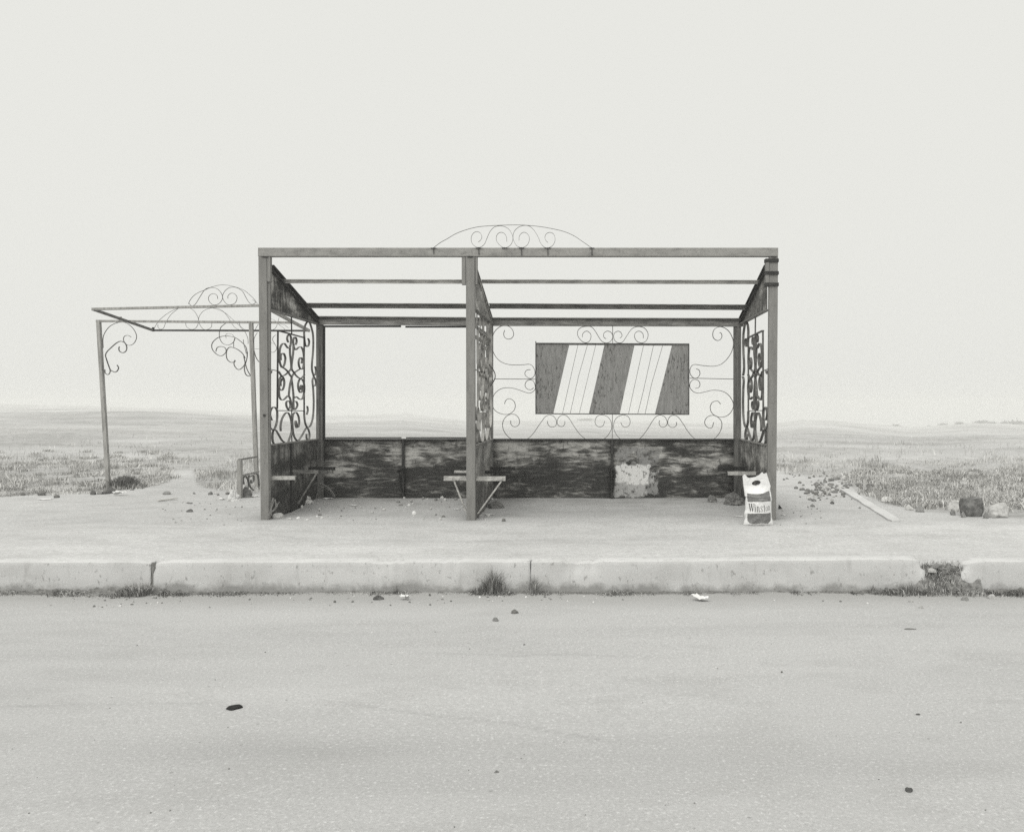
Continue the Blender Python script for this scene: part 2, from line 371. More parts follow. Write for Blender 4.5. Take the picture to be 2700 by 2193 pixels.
# far field: pale dry ground with sparse low scrub
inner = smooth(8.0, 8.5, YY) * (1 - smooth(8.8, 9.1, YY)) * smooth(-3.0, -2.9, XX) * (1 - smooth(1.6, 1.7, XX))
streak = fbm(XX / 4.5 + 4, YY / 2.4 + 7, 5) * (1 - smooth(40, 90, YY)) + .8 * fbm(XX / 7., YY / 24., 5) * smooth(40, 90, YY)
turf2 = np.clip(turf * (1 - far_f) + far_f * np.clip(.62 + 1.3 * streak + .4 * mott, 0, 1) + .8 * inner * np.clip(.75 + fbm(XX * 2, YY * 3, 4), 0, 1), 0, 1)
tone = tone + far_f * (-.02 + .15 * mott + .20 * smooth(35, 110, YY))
def hline(pts, wd, depth, seed):
    px = [p[0] for p in pts]; py = [p[1] for p in pts]; c_ = np.interp(XX, px, py) + .07 * fbm(XX * .9 + seed, XX * 0 + seed, 4)
    return depth * np.exp(-((YY - c_) / wd) ** 2) * (XX > px[0]) * (XX < px[-1]) * np.clip(.6 + 1.4 * fbm(XX * 1.3 + seed, YY * .7, 3), 0, 1)
inside2 = smooth(7.25, 7.7, YY + .12 * fbm(XX * 2, YY * 2, 3)) * (1 - smooth(8.8, 9.1, YY)) * smooth(-3.3, -3.0, XX) * (1 - smooth(1.7, 2.1, XX))  # shelter floor: darker soil, deepened further by painted contact shade
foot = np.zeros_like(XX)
for fx, fy in ((-2.99, 7.34), (-1.1, 7.34), (1.68, 7.34)): foot = foot + np.exp(-(((XX - fx) / .16) ** 2 + ((YY - fy) / .13) ** 2))  # contact shade painted into the ground tone round each front post
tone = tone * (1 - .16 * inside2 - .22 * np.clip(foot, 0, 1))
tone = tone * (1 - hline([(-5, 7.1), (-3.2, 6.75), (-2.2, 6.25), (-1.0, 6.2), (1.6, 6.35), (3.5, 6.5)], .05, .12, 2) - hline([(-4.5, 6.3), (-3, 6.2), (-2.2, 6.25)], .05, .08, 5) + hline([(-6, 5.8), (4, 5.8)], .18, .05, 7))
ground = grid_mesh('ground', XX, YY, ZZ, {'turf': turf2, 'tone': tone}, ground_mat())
tag(ground, kind='structure')

# road: worn pale asphalt
def road_mat():
    m, n, b = mat('worn_asphalt', .93, spec=.12)
    band = noise(n, coords(n, (.22, 1.5, 1), world=True), 1.3, 6, .55, .5)
    mid = noise(n, coords(n, (1, 2.2, 1), world=True), 2.2, 8, .62)
    fine = noise(n, coords(n, (1, 1, 1), world=True), 75, 5, .75)
    spec_ = noise(n, coords(n, (1, 1, 1), world=True), 210, 3, .8)
    col = ramp(n, band, [(.3, g3(.34, .01)), (.5, g3(.375, .01)), (.7, g3(.40, .01))])
    col = mixc(n, ramp(n, mid, [(.34, .5), (.5, 0.0)]), col, g3(.32, .02))
    col = mixc(n, ramp(n, fine, [(.30, .5), (.5, 0.0)]), col, g3(.24, .02))
    col = mixc(n, ramp(n, fine, [(.56, 0.0), (.70, .75)]), col, g3(.62, 0))
    col = mixc(n, ramp(n, spec_, [(.30, .6), (.45, 0.0)]), col, g3(.17, .02))
    vo = n.nodes.new('ShaderNodeTexVoronoi'); vo.inputs['Scale'].default_value = 7; vo.inputs['Randomness'].default_value = 1
    n.links.new(coords(n, (1, 1.2, 1), world=True), vo.inputs['Vector'])
    col = mixc(n, ramp(n, vo.outputs['Distance'], [(.03, .5), (.055, 0.0)]), col, g3(.13, .05))
    # dirt washed against the kerb
    geo = n.nodes.new('ShaderNodeNewGeometry'); sep = n.nodes.new('ShaderNodeSeparateXYZ'); n.links.new(geo.outputs['Position'], sep.inputs[0])
    yy = math_(n, 'ADD', sep.outputs['Y'], math_(n, 'MULTIPLY_ADD', mid, .5, -.25))
    mr_ = n.nodes.new('ShaderNodeMapRange'); mr_.interpolation_type = 'SMOOTHSTEP'; mr_.inputs['From Min'].default_value = 4.75; mr_.inputs['From Max'].default_value = 5.3
    n.links.new(yy, mr_.inputs['Value'])
    col = mixc(n, math_(n, 'MULTIPLY', mr_.outputs[0], .6), col, g3(.26, .05))
    at = n.nodes.new('ShaderNodeAttribute'); at.attribute_name = 'tone'; mul = n.nodes.new('ShaderNodeVectorMath'); mul.operation = 'SCALE'
    n.links.new(col, mul.inputs[0]); n.links.new(at.outputs['Fac'], mul.inputs['Scale']); col = mul.outputs[0]
    n.links.new(col, b.inputs['Base Color'])
    bump(n, b, math_(n, 'ADD', math_(n, 'MULTIPLY', fine, .7), math_(n, 'MULTIPLY', spec_, .5)), .45, .006)
    return m
rx = np.concatenate([np.linspace(-40, -4.3, 120), np.arange(-4.28, 3.0, .022), np.linspace(3.1, 40, 120)]); ry = np.concatenate([[-20, -10, -4, 0, 1, 1.6, 2.0], np.arange(2.2, 5.401, .02), [5.42]])
RX, RY = np.meshgrid(rx, ry)
RZ = -.2 + .012 * fbm(RX / 1.5, RY / 1.1, 3) - .012 * smooth(5.0, 5.4, RY)
def road_z(x, y): return float(-.2 + .012 * fbm(x / 1.5, y / 1.1, 3) - .012 * smooth(5.0, 5.4, y))
def crack(X, Y, pts, wd, depth, seed):
    px = [p[0] for p in pts]; py = [p[1] for p in pts]
    c_ = np.interp(X, px, py) + .05 * fbm(X * 1.7 + seed, X * 0 + seed, 5)
    m = np.exp(-((Y - c_) / wd) ** 2) * (X > px[0]) * (X < px[-1]) * np.clip(.65 + 1.6 * fbm(X * 2.3 + seed, Y * 1.1, 3), 0, 1)
    return depth * m
RT = 1 - crack(RX, RY, [(-2.5, 3.32), (-1.75, 3.38), (-.9, 3.30), (-.3, 3.12), (.05, 2.98)], .010, .17, 3) - crack(RX, RY, [(-.9, 4.05), (.5, 4.0)], .016, .12, 8) - .10 * np.exp(-((RY - 2.93 - .05 * RX) / .09) ** 2 - ((RX + 1.2) / .55) ** 2)
road = grid_mesh('road', RX, RY, RZ, {'tone': RT}, road_mat()); tag(road, kind='structure')

# ------------------------------------------------------------------ kerb blocks
def kerb_block(px0, px1, dz0, dz1, label, chip0=.02, chip1=.02, seed=0, lx=None, rx_=None):
    Y0 = 5.375; Y1 = 5.53
    x0 = (px0 - CX) * Y0 / F if lx is None else lx; x1 = (px1 - CX) * Y0 / F if rx_ is None else rx_
    n = max(20, int((x1 - x0) / .022)); r = random.Random(seed)
    # cross-section from road foot, over the rounded edge, to the back
    sec = [(0, -.23), (0.002, -.15), (.004, -.08), (.006, -.03), (.007, -.007), (.009, -.0015), (.013, 0), (.09, .003), (.14, .001), (.155, -.006), (.155, -.12)]
    V = []; Fc = []
    for i in range(n + 1):
        t = i / n; x = x0 + (x1 - x0) * t; dz = dz0 + (dz1 - dz0) * t
        d0 = x - x0; d1 = x1 - x
        wear = chip0 * math.exp(-d0 / .05) + chip1 * math.exp(-d1 / .05)
        nz = float(fbm(x * 3.1 + seed, 3.3, 4)); nz2 = float(fbm(x * 17 + seed, 8.3, 4)); bite = max(0, float(fbm(x * 7 + seed * 3, 1.7, 4)) - .34) * .09
        for j, (u, z) in enumerate(sec):
            top = 1 if z > -.05 else 0
            yy = Y0 + u + .004 * nz2 * (1 if j < 6 else .3) + .003 * float(fbm(x * 2 + j * .3, j * .7 + seed, 3)) + (wear * .8 + bite) * top * (1 if j < 7 else -.2)
            zz = z + dz + (.003 * nz + .0012 * nz2) * top - (wear + bite) * top * (1 if j < 8 else .3)
            xx = x + (chip0 * .6 * top * math.exp(-d0 / .03)) - (chip1 * .6 * top * math.exp(-d1 / .03))
            V.append((xx, yy, zz))
    m = len(sec)
    for i in range(n):
        for j in range(m - 1):
            a0 = i * m + j; Fc.append((a0, a0 + m, a0 + m + 1, a0 + 1))
    Fc.append(tuple(range(m))[::-1] if False else tuple(range(m))); Fc.append(tuple(n * m + k for k in range(m))[::-1])
    mb = MB(); mb.add(V, Fc)
    o = mb.build('kerb_block', M_kerb, None, ((x0 + x1) / 2, Y0, -.2), sm=False)
    o.data.polygons.foreach_set('use_smooth', [True] * (len(o.data.polygons) - 2) + [False] * 2)
    return tag(o, label, 'kerb stone', 'concrete kerb blocks along the road edge')
kerb_block(0, 397, .004, -.004, 'concrete kerb block at the far left, ending at a dark earth filled joint', .0, .014, 1, lx=-9.0)
kerb_block(404, 1398.6, -.004, 0, 'long pale concrete kerb block left of the tall weed tuft', .014, .004, 2)
kerb_block(1399.4, 2440, -.002, .018, 'long kerb block in front of the plastic bag, with a broken rounded right end', .004, .035, 3)
kerb_block(2534, 3600, .002, .0, 'low kerb block at the far right beyond the weedy gap', .05, .02, 4, rx_=9.5)

# ------------------------------------------------------------------ main shelter
FY = 7.317; BY = 8.62
XL, XM, XR = -2.955, -1.06, 1.641           # planes of the three side walls
TOPZ = 2.503; BEAMZ = 2.423; SILL = .693; GUS = 1.943
SH = empty('bus_shelter', (-.65, 7.9, 0), 'rusted steel bus shelter stripped to its frame, with scrollwork grilles, standing behind the kerb', 'bus shelter')
def lin(p0, p1, n=12): return [Vector(p0).lerp(Vector(p1), i / n) for i in range(n + 1)]
# front beam
b_ = MB(); b_.box((-3.05, FY, BEAMZ), (1.732, FY + .06, TOPZ)); FB = b_.build('front_beam', M_beam, SH, bev=.004)
def post(x0t, x0b, w_, y0, y1, z0, z1, m, name='post'):
    mb = MB(); vs = [(x0b, y0, z0), (x0b + w_, y0, z0), (x0b + w_, y1, z0), (x0b, y1, z0), (x0t, y0, z1), (x0t + w_, y0, z1), (x0t + w_, y1, z1), (x0t, y1, z1)]
    mb.add(vs, [(0, 3, 2, 1), (4, 5, 6, 7), (0, 1, 5, 4), (1, 2, 6, 5), (2, 3, 7, 6), (3, 0, 4, 7)])
    return mb.build(name, m, SH, bev=.003)
pl = post(-3.047, -3.024, .076, FY + .003, FY + .055, -.06, BEAMZ - .002, M_post)
mb = MB(); mb.box((-2.9705, FY + .02, 0.0), (-2.947, FY + .052, BEAMZ - .004)); mb.build('post_flange', M_post, SH, bev=.002)
mb = MB(); mb.box((-2.968, FY + .006, 2.19), (-2.938, FY + .05, BEAMZ - .002)); mb.build('splint_plate', M_post, SH, bev=.002)
pm = post(-1.139, -1.134, .081, FY + .003, FY + .055, -.06, BEAMZ - .002, M_post)
pr = post(1.653, 1.634, .079, FY + .003, FY + .055, -.06, BEAMZ - .002, M_post)
mb = MB(); mb.tube([(-2.99, FY - .002, .962), (-2.99, FY + .01, .962)], .013, 10); mb.build('bolt_hole', M_darkbar, pl)
for x0, x1 in ((-1.178, -1.142), (-1.052, -1.035)):
    mb = MB(); mb.box((x0, FY + .008, 2.165), (x1, FY + .05, BEAMZ - .002)); mb.build('splint_plate', M_post, SH, bev=.002)
mb = MB(); mb.box((1.616, FY - .004, 2.155), (1.650, FY + .045, BEAMZ - .02)); mb.build('splint_plate', M_post, SH, bev=.002)
for z in (2.385, 2.27, 2.165):
    mb = MB(); mb.box((1.612, FY - .009, z - .016), (1.736, FY + .05, z + .016)); mb.build('weld_strap', M_darkbar, SH, bev=.002)
for par, x0, z in ((pl, -2.985, 2.418), (pm, -1.10, 2.418), (pr, 1.69, 2.418)):
    mb = MB(); mb.tube([(x0 - .028, FY - .001, z), (x0 - .012, FY - .003, z + .003), (x0 + .006, FY - .002, z - .002), (x0 + .03, FY - .001, z + .001)], [.003, .005, .0045, .003], 6); mb.build('weld_bead', M_darkbar, par)
# back posts (channel section: two flanges and a web)
def channel(x0, x1, z0, z1, open_y, y0=BY, dp=.07, flip=1):
    mb = MB(); t = .008
    mb.box((x0, y0, z0), (x1, y0 + t, z1)); mb.box((x0, y0 + t, z0), (x0 + t, y0 + dp, z1)); mb.box((x1 - t, y0 + t, z0), (x1, y0 + dp, z1))
    mb.box((x0 + (x1 - x0) * .42, y0 - .010, z0), (x0 + (x1 - x0) * .58, y0, z1))
    return mb.build('post', M_backpost, SH)
channel(-2.962, -2.893, .0, 1.93, 1); channel(-1.122, -1.052, .0, 1.93, 1); channel(1.566, 1.6395, .0, 1.915, 1)
# back beam: channel with lips
mb = MB()
def slant(mb, x0, x1, ya, yb, za, zb, d0, d1):
    vs = [(x0, ya, za + d0), (x1, ya, za + d1), (x1, yb, za + d1), (x0, yb, za + d0), (x0, ya, zb + d0), (x1, ya, zb + d1), (x1, yb, zb + d1), (x0, yb, zb + d0)]
    mb.add(vs, [(0, 3, 2, 1), (4, 5, 6, 7), (0, 1, 5, 4), (1, 2, 6, 5), (2, 3, 7, 6), (3, 0, 4, 7)])
for xa_, xb2, d0, d1 in ((-2.99, -1.06, .014, -.002), (-1.0599, 1.662, -.002, -.010)):
    slant(mb, xa_, xb2, BY - .03, BY + .045, 1.998, 2.006, d0, d1); slant(mb, xa_, xb2, BY, BY + .008, 1.926, 1.998, d0, d1); slant(mb, xa_, xb2, BY - .012, BY + .045, 1.920, 1.926, d0, d1)
mb.build('back_beam', M_bar, SH)
# roof bars (angle irons)
def roofbar(x0, x1, Y, z0, z1, m, dz=0.0, lip=.045):
    mb = MB()
    for k in range(8):
        xa = x0 + (x1 - x0) * k / 8; xb = x0 + (x1 - x0) * (k + 1) / 8; da = dz * k / 8; db = dz * (k + 1) / 8
        for (ya, yb, za, zb) in ((Y, Y + .006, z0, z1 - .006), (Y - lip, Y + .006, z1 - .006, z1)):
            vs = [(xa, ya, za + da), (xb, ya, za + db), (xb, yb, za + db), (xa, yb, za + da), (xa, ya, zb + da), (xb, ya, zb + db), (xb, yb, zb + db), (xa, yb, zb + da)]
            fs = [(0, 3, 2, 1), (4, 5, 6, 7), (0, 1, 5, 4), (2, 3, 7, 6)] + ([(3, 0, 4, 7)] if k == 0 else []) + ([(1, 2, 6, 5)] if k == 7 else [])
            mb.add(vs, fs)
    return mb.build('roof_bar', m, SH)
roofbar(-2.96, XM - .03, 7.66, 2.228, 2.266, M_bar1, -.004, .012); roofbar(XM + .02, XR - .01, 7.66, 2.226, 2.262, M_bar1, -.006, .02)
roofbar(-2.93, XM - .03, 8.25, 2.062, 2.11, M_bar, -.008, .05); roofbar(XM + .02, XR - .02, 8.25, 2.056, 2.106, M_bar, -.014, .05)
# rafters and gusset plates
def rafter(X, m, hw=.03, side=1):
    p0 = Vector((X, FY + .05, 2.35)); p1 = Vector((X, BY + .03, 1.99)); mb = MB()
    mb.bar(p0, p1, hw * 2, .008, A=(1, 0, 0)); mb.bar(p0 - Vector((0, 0, .055)), p1 - Vector((0, 0, .055)), hw * 2, .007, A=(1, 0, 0))
    mb.bar(p0 - Vector((0, 0, .028)), p1 - Vector((0, 0, .028)), .006, .05, A=(1, 0, 0))
    return mb.build('rafter', m, SH)
rafter(XL, M_darkbar, .035); rafter(XM, M_gusset_l, .012); rafter(XR, M_darkbar, .03)
def gusset(X, m, seams=(), t=.006):
    mb = MB(); z1a, z1b = 2.325, 1.962; ya, yb = FY + .055, BY + .0
    prof = [(ya, GUS), (yb, GUS), (yb, z1b), (ya, z1a)]
    vs = [(X - t / 2, y, z) for y, z in prof] + [(X + t / 2, y, z) for y, z in prof]
    mb.add(vs, [(3, 2, 1, 0), (4, 5, 6, 7)] + [(i, (i + 1) % 4, (i + 1) % 4 + 4, i + 4) for i in range(4)])
    o = mb.build('gusset_plate', m, SH)
    for s in seams:
        mb = MB(); zt = z1a + (z1b - z1a) * (s - ya) / (yb - ya); mb.box((X - .008, s - .006, GUS + .004), (X + .008, s + .006, zt)); mb.build('seam_strip', m, o)
    mb = MB(); mb.bar((X, ya, GUS - .006), (X, yb, GUS - .006), .045, .012, A=(1, 0, 0)); mb.build('rail', M_bar, SH)
    return o
gusset(XL, M_gusset, (7.60, 8.33)); gusset(XM, M_gusset_l); gusset(XR, M_gusset_r, (7.9,))
# lower side sheets with a middle rib and sill rail
def side_sheet(X, m, rib, railm, z0=.0):
    mb = MB(); mb.box((X - .003, FY + .055, z0), (X + .003, BY, SILL - .01)); s = mb.build('side_sheet', m, SH)
    mb = MB(); mb.box((X - .012, rib - .014, z0), (X + .012, rib + .014, SILL - .012)); mb.build('rib', M_black if X == XL else M_bar, s)
    mb = MB(); mb.box((X - .02, FY + .055, SILL - .01), (X + .02, BY, SILL + .004)); mb.build('sill_rail', railm, SH)
side_sheet(XL, M_sidesheet_l, 7.86, M_ironl); side_sheet(XM, M_sidesheet_m, 7.88, M_ironl); side_sheet(XR, M_sidesheet_r, 7.88, M_ironl)
# back sheets
def back_sheet(x0, x1, m, ribs):
    cuts = [x0] + ribs + [x1]
    for a0, a1 in zip(cuts[:-1], cuts[1:]):
        nx = max(4, int((a1 - a0) / .08)); nz = 10; V = []; Fc = []
        for j in range(nz + 1):
            for i in range(nx + 1):
                x = a0 + .004 + (a1 - a0 - .008) * i / nx; z = -.02 + (SILL - .012 + .02) * j / nz
                bl = math.sin(math.pi * i / nx) * math.sin(math.pi * j / nz)
                V.append((x, BY + .02 + .012 * bl * (float(fbm(x * 2, z * 3, 3)) + .4), z))
        for j in range(nz):
            for i in range(nx):
                q = j * (nx + 1) + i; Fc.append((q, q + 1, q + nx + 2, q + nx + 1))
        mb = MB(); mb.add(V, Fc); o = mb.build('back_sheet', m, SH, sm=True)
        sol = o.modifiers.new('solid', 'SOLIDIFY'); sol.thickness = .003
    for r_ in ribs:
        mb = MB(); mb.box((r_ - .012, BY - .006, .0), (r_ + .012, BY + .014, SILL - .012)); mb.build('rib', M_darkbar, SH)
    mb = MB(); mb.box((x0, BY - .012, SILL - .012), (x1, BY + .045, SILL + .001)); mb.build('sill_rail', M_darkbar, SH)
back_sheet(-2.893, -1.122, M_backsheet_l, [-2.02]); back_sheet(-1.052, 1.566, M_backsheet_r, [.242])
# empty window frame in the left bay
zb = lambda py: CAMZ - (py - CY) * BY / F
xb = lambda px: (px - CX) * BY / F
for (x0, x1, y0, y1) in ((851, 855.5, 859, 1157), (855.5, 1056, 857.6, 862.3), (1068, 1228, 858.8, 863.4), (857, 1057, 1152.5, 1155.6), (1070, 1229, 1152.5, 1155.8)):
    mb = MB(); mb.box((xb(x0), BY + .012, zb(y1)), (xb(x1), BY + .03, zb(y0))); mb.build('window_frame', M_black, SH)

# seat brackets (the seats are gone)
def bracket(X, Y, xe, z, m, t=.03, strut=None, lipm=None):
    mb = MB(); x0, x1 = sorted((X, xe)); mb.box((x0, Y, z - .005), (x1, Y + .035, z)); mb.box((x0, Y - .005, z - t), (x1, Y, z))
    o = mb.build('seat_bracket', m, SH)
    if strut:
        mb = MB(); mb.bar(strut[0], strut[1], .02, .014, A=(0, 1, 0)); mb.build('strut', m if m is not M_black else M_bar, o)
    return o
bracket(XL, 7.40, -2.737, .397, M_flange, .033)
bracket(XL, 7.92, -2.70, .409, M_bar, .028, ((-2.715, 7.93, .385), (-2.90, 7.93, .08)))
bracket(XL, 8.36, -2.67, .409, M_black, .033)
bracket(XM, 7.42, -.785, .392, M_flange, .04, ((-.82, 7.43, .355), (-1.045, 7.43, .045)))
bracket(XM, 7.44, -1.364, .392, M_flange, .04, ((-1.27, 7.45, .355), (-1.16, 7.45, .07)))
bracket(XM, 8.03, -.795, .396, M_black, .03); bracket(XM, 8.05, -1.37, .396, M_flange, .022)
bracket(XM, 8.43, -.79, .402, M_black, .032); bracket(XM, 8.45, -1.339, .402, M_black, .03)
bracket(XR, 8.40, 1.352, .408, M_black, .036); bracket(XR, 7.85, 1.36, .402, M_flange, .034)
for x in (-2.02, .242):
    mb = MB(); mb.box((x - .012, BY - .22, .372), (x + .016, BY - .006, .378)); mb.box((x - .012, BY - .22, .352), (x - .007, BY - .006, .372))
    mb.bar((x, BY - .19, .366), (x, BY - .03, .12), .012, .012, A=(1, 0, 0)); mb.build('seat_bracket', M_black, SH)

# scrollwork --------------------------------------------------------------
def scroll(pts, conv, A, wd, th, m, parent, sub=6, name='scroll'):
    q = cr(pts, sub) if len(pts) > 2 else pts
    mb = MB(); mb.ribbon([conv(p[0], p[1]) for p in q], A, wd, th); return mb.build(name, m, parent, sm=False)
# back grille of the right bay
GB = MB()
c4 = lambda u, v: P(1260 + u / 2.968, 820 + v / 2.968, BY + .012)
c9 = lambda u, v: P(1400 + u / 4.857, 880 + v / 4.857, BY + .012)
fr = [((62, 122), (2025, 132), .010), ((60, 1022), (2025, 1032), .010), ((62, 95), (62, 1028), .008), ((2022, 130), (2022, 1034), .008)]
mb = MB()
for p0, p1, th in fr: mb.bar(c9(*p0), c9(*p1), .025, th)
grille = mb.build('back_grille', M_darkbar, SH)
th = .0056
for pts in [((128, 531), (448, 533)), ((1658, 525), (2000, 532)), ((1055, 118), (1055, 250)), ((1053, 808), (1051, 1028))]:
    scroll(pts, c4, (0, 1, 0), .02, .0065, M_iron, grille, name='rod')
for pts in [((602, 140), (405, 1015)), ((724, 140), (610, 540), (503, 1015)), ((830, 140), (620, 1015)), ((1442, 145), (1350, 560), (1250, 1020)), ((1570, 145), (1440, 730), (1368, 1020)), ((1688, 145), (1545, 640), (1462, 1020))]:
    mb = MB(); mb.ribbon([c9(*p) for p in pts], (0, 1, 0), .014, .0042); mb.build('rod', M_iron, grille)
for pts in [
 [(66, 128), (490, 132), (490, 145), (290, 1008), (290, 1020), (66, 1020)],
 [(490, 132), (940, 134), (1325, 136), (1325, 150), (1140, 1014), (1140, 1022), (745, 1020), (745, 1005), (940, 146), (490, 145)],
 [(1325, 136), (2018, 134), (2018, 1028), (1590, 1028), (1590, 1014), (1805, 152), (1325, 150)]]:
    n = len(pts); mb = MB(); f = [c9(*p) for p in pts]; dy = Vector((0, .003, 0))
    mb.add([p - dy for p in f] + [p + dy for p in f], [tuple(range(n)), tuple(range(2 * n - 1, n - 1, -1))] + [(i, i + n, (i + 1) % n + n, (i + 1) % n) for i in range(n)])
    mb.build('sheet_panel', M_board, grille)
BACK = [
 [(210,150),(202,180),(212,208),(238,220),(265,212),(280,185),(272,150),(250,125),(220,114),(180,120),(145,145),(122,180),(112,230),(112,290),(125,330),(150,370),(190,402),(240,418),(300,422),(360,420),(400,416),(425,428),(442,455),(447,490),(435,515),(412,528),(388,518),(370,500),(370,478),(385,462),(412,458)],
 [(437,600),(415,615),(388,610),(370,588),(374,560),(390,543),(412,538),(435,550),(447,580),(448,610),(430,632),(400,642),(370,635),(330,620),(280,605),(235,600),(190,605),(150,628),(122,665),(112,720),(125,765),(160,795),(205,808),(245,805),(280,780),(293,745),(285,710),(262,690),(240,686),(218,700),(208,728)],
 [(258,855),(258,880),(270,898),(293,904),(318,892),(326,865),(318,835),(295,812),(262,806),(228,820),(203,850),(193,890),(205,940),(240,985),(290,1012),(345,1015),(395,995),(435,955),(470,905),(505,855),(530,825),(560,813),(590,822),(612,850),(616,878),(605,900),(582,907),(560,900),(547,880),(545,860)],
 [(680,862),(680,882),(668,900),(648,903),(628,892),(620,868),(628,840),(648,818),(670,812),(695,820),(720,848),(755,905),(800,965),(850,1005),(905,1022),(960,1015),(1005,985),(1035,945),(1048,905),(1040,860),(1015,828),(975,812),(940,820),(920,845),(918,875),(932,898),(955,906),(980,895),(992,860)],
 [(1118,870),(1130,895),(1155,908),(1182,895),(1192,865),(1180,830),(1145,812),(1105,822),(1072,855),(1062,910),(1080,960),(1115,1000),(1165,1022),(1225,1018),(1270,995),(1320,935),(1370,855),(1400,822),(1430,814),(1462,828),(1480,860),(1478,890),(1455,908),(1430,902),(1418,875),(1422,855)],
 [(1555,868),(1552,895),(1530,910),(1505,905),(1488,885),(1488,855),(1505,825),(1535,815),(1568,830),(1605,880),(1650,950),(1700,1000),(1755,1022),(1815,1018),(1860,990),(1895,945),(1910,890),(1898,850),(1865,822),(1828,816),(1795,830),(1776,860),(1780,890),(1805,914),(1832,910),(1846,870)],
 [(1700,605),(1725,600),(1738,578),(1730,550),(1705,535),(1680,540),(1662,562),(1658,590),(1670,615),(1695,635),(1730,642),(1780,632),(1830,620),(1890,622),(1940,640),(1980,680),(2000,730),(1990,775),(1960,812),(1915,830),(1865,822),(1830,795),(1818,755),(1830,720),(1855,705),(1880,706),(1900,728)],
 [(1708,452),(1730,462),(1738,490),(1725,515),(1700,527),(1675,512),(1660,485),(1662,450),(1678,425),(1700,418),(1750,425),(1820,432),(1870,428),(1910,412),(1950,375),(1985,320),(2000,260),(1992,210),(1965,160),(1925,130),(1885,124),(1850,145),(1838,180),(1845,212),(1870,230),(1895,225),(1910,200),(1905,175),(1892,168)],
 [(818,205),(820,180),(840,160),(862,160),(882,180),(885,205),(875,232),(850,248),(820,240),(795,215),(780,185),(785,150),(810,128),(850,120),(890,125),(920,160),(950,210),(975,240),(1005,250),(1035,240),(1055,205),(1045,170),(1015,157),(990,170),(983,190),(990,210),(1005,216)],
 [(1112,212),(1128,195),(1120,170),(1098,158),(1072,170),(1062,200),(1075,235),(1105,250),(1135,240),(1165,195),(1195,150),(1225,128),(1265,122),(1305,135),(1330,170),(1330,205),(1315,235),(1285,250),(1250,240),(1228,210),(1228,180),(1248,160),(1272,160),(1292,180),(1295,212)]]
for p in BACK: scroll(p, c4, (0, 1, 0), .018, th, M_iron, grille)
# arched crest on the front beam
c3 = lambda u, v: P(1180 + u / 4.11, 560 + v / 4.11, FY - .006)
mb = MB(); mb.ribbon([c3(*p) for p in cr([(-152,384),(-80,330),(0,285),(90,232),(200,190),(320,160),(450,147),(600,140),(750,137),(880,143),(1000,155),(1120,175),(1260,208),(1370,255),(1460,315),(1560,385)])], (0, 1, 0), .009, .003)
crest = mb.build('crest', M_iron, SH)
for p in [[(333,322),(360,300),(372,265),(355,225),(320,210),(285,222),(260,260),(258,310),(280,355),(330,382),(375,368),(405,335),(430,275),(460,210),(500,165),(550,148),(600,150),(660,180),(700,240),(708,290),(690,345),(650,378),(605,382),(565,355),(532,310),(530,260),(555,225),(590,218),(620,235),(640,270),(642,318)],
 [(775,305),(778,260),(805,225),(840,218),(875,245),(888,290),(870,345),(835,375),(795,382),(750,362),(718,310),(710,260),(725,205),(765,165),(815,145),(870,145),(915,170),(955,220),(985,275),(1010,335),(1045,375),(1085,385),(1130,368),(1160,325),(1165,275),(1145,232),(1105,218),(1070,235),(1055,270),(1065,305),(1088,328)]]:
    scroll(p, c3, (0, 1, 0), .009, .0028, M_iron, crest)
for (u, v0, v1) in ((-152, 384, 450), (337, 378, 462), (617, 378, 392), (800, 378, 466), (1085, 380, 468), (1563, 380, 470)):
    mb = MB(); mb.bar(c3(u, v0), c3(u + (4 if v1 > 400 else 0), v1), .008, .0055); mb.build('weld_tab', M_darkbar, crest)
    mb = MB(); mb.bar(c3(u - 28, 386), c3(u + 28, 386), .008, .004); mb.build('weld_tab', M_darkbar, crest)

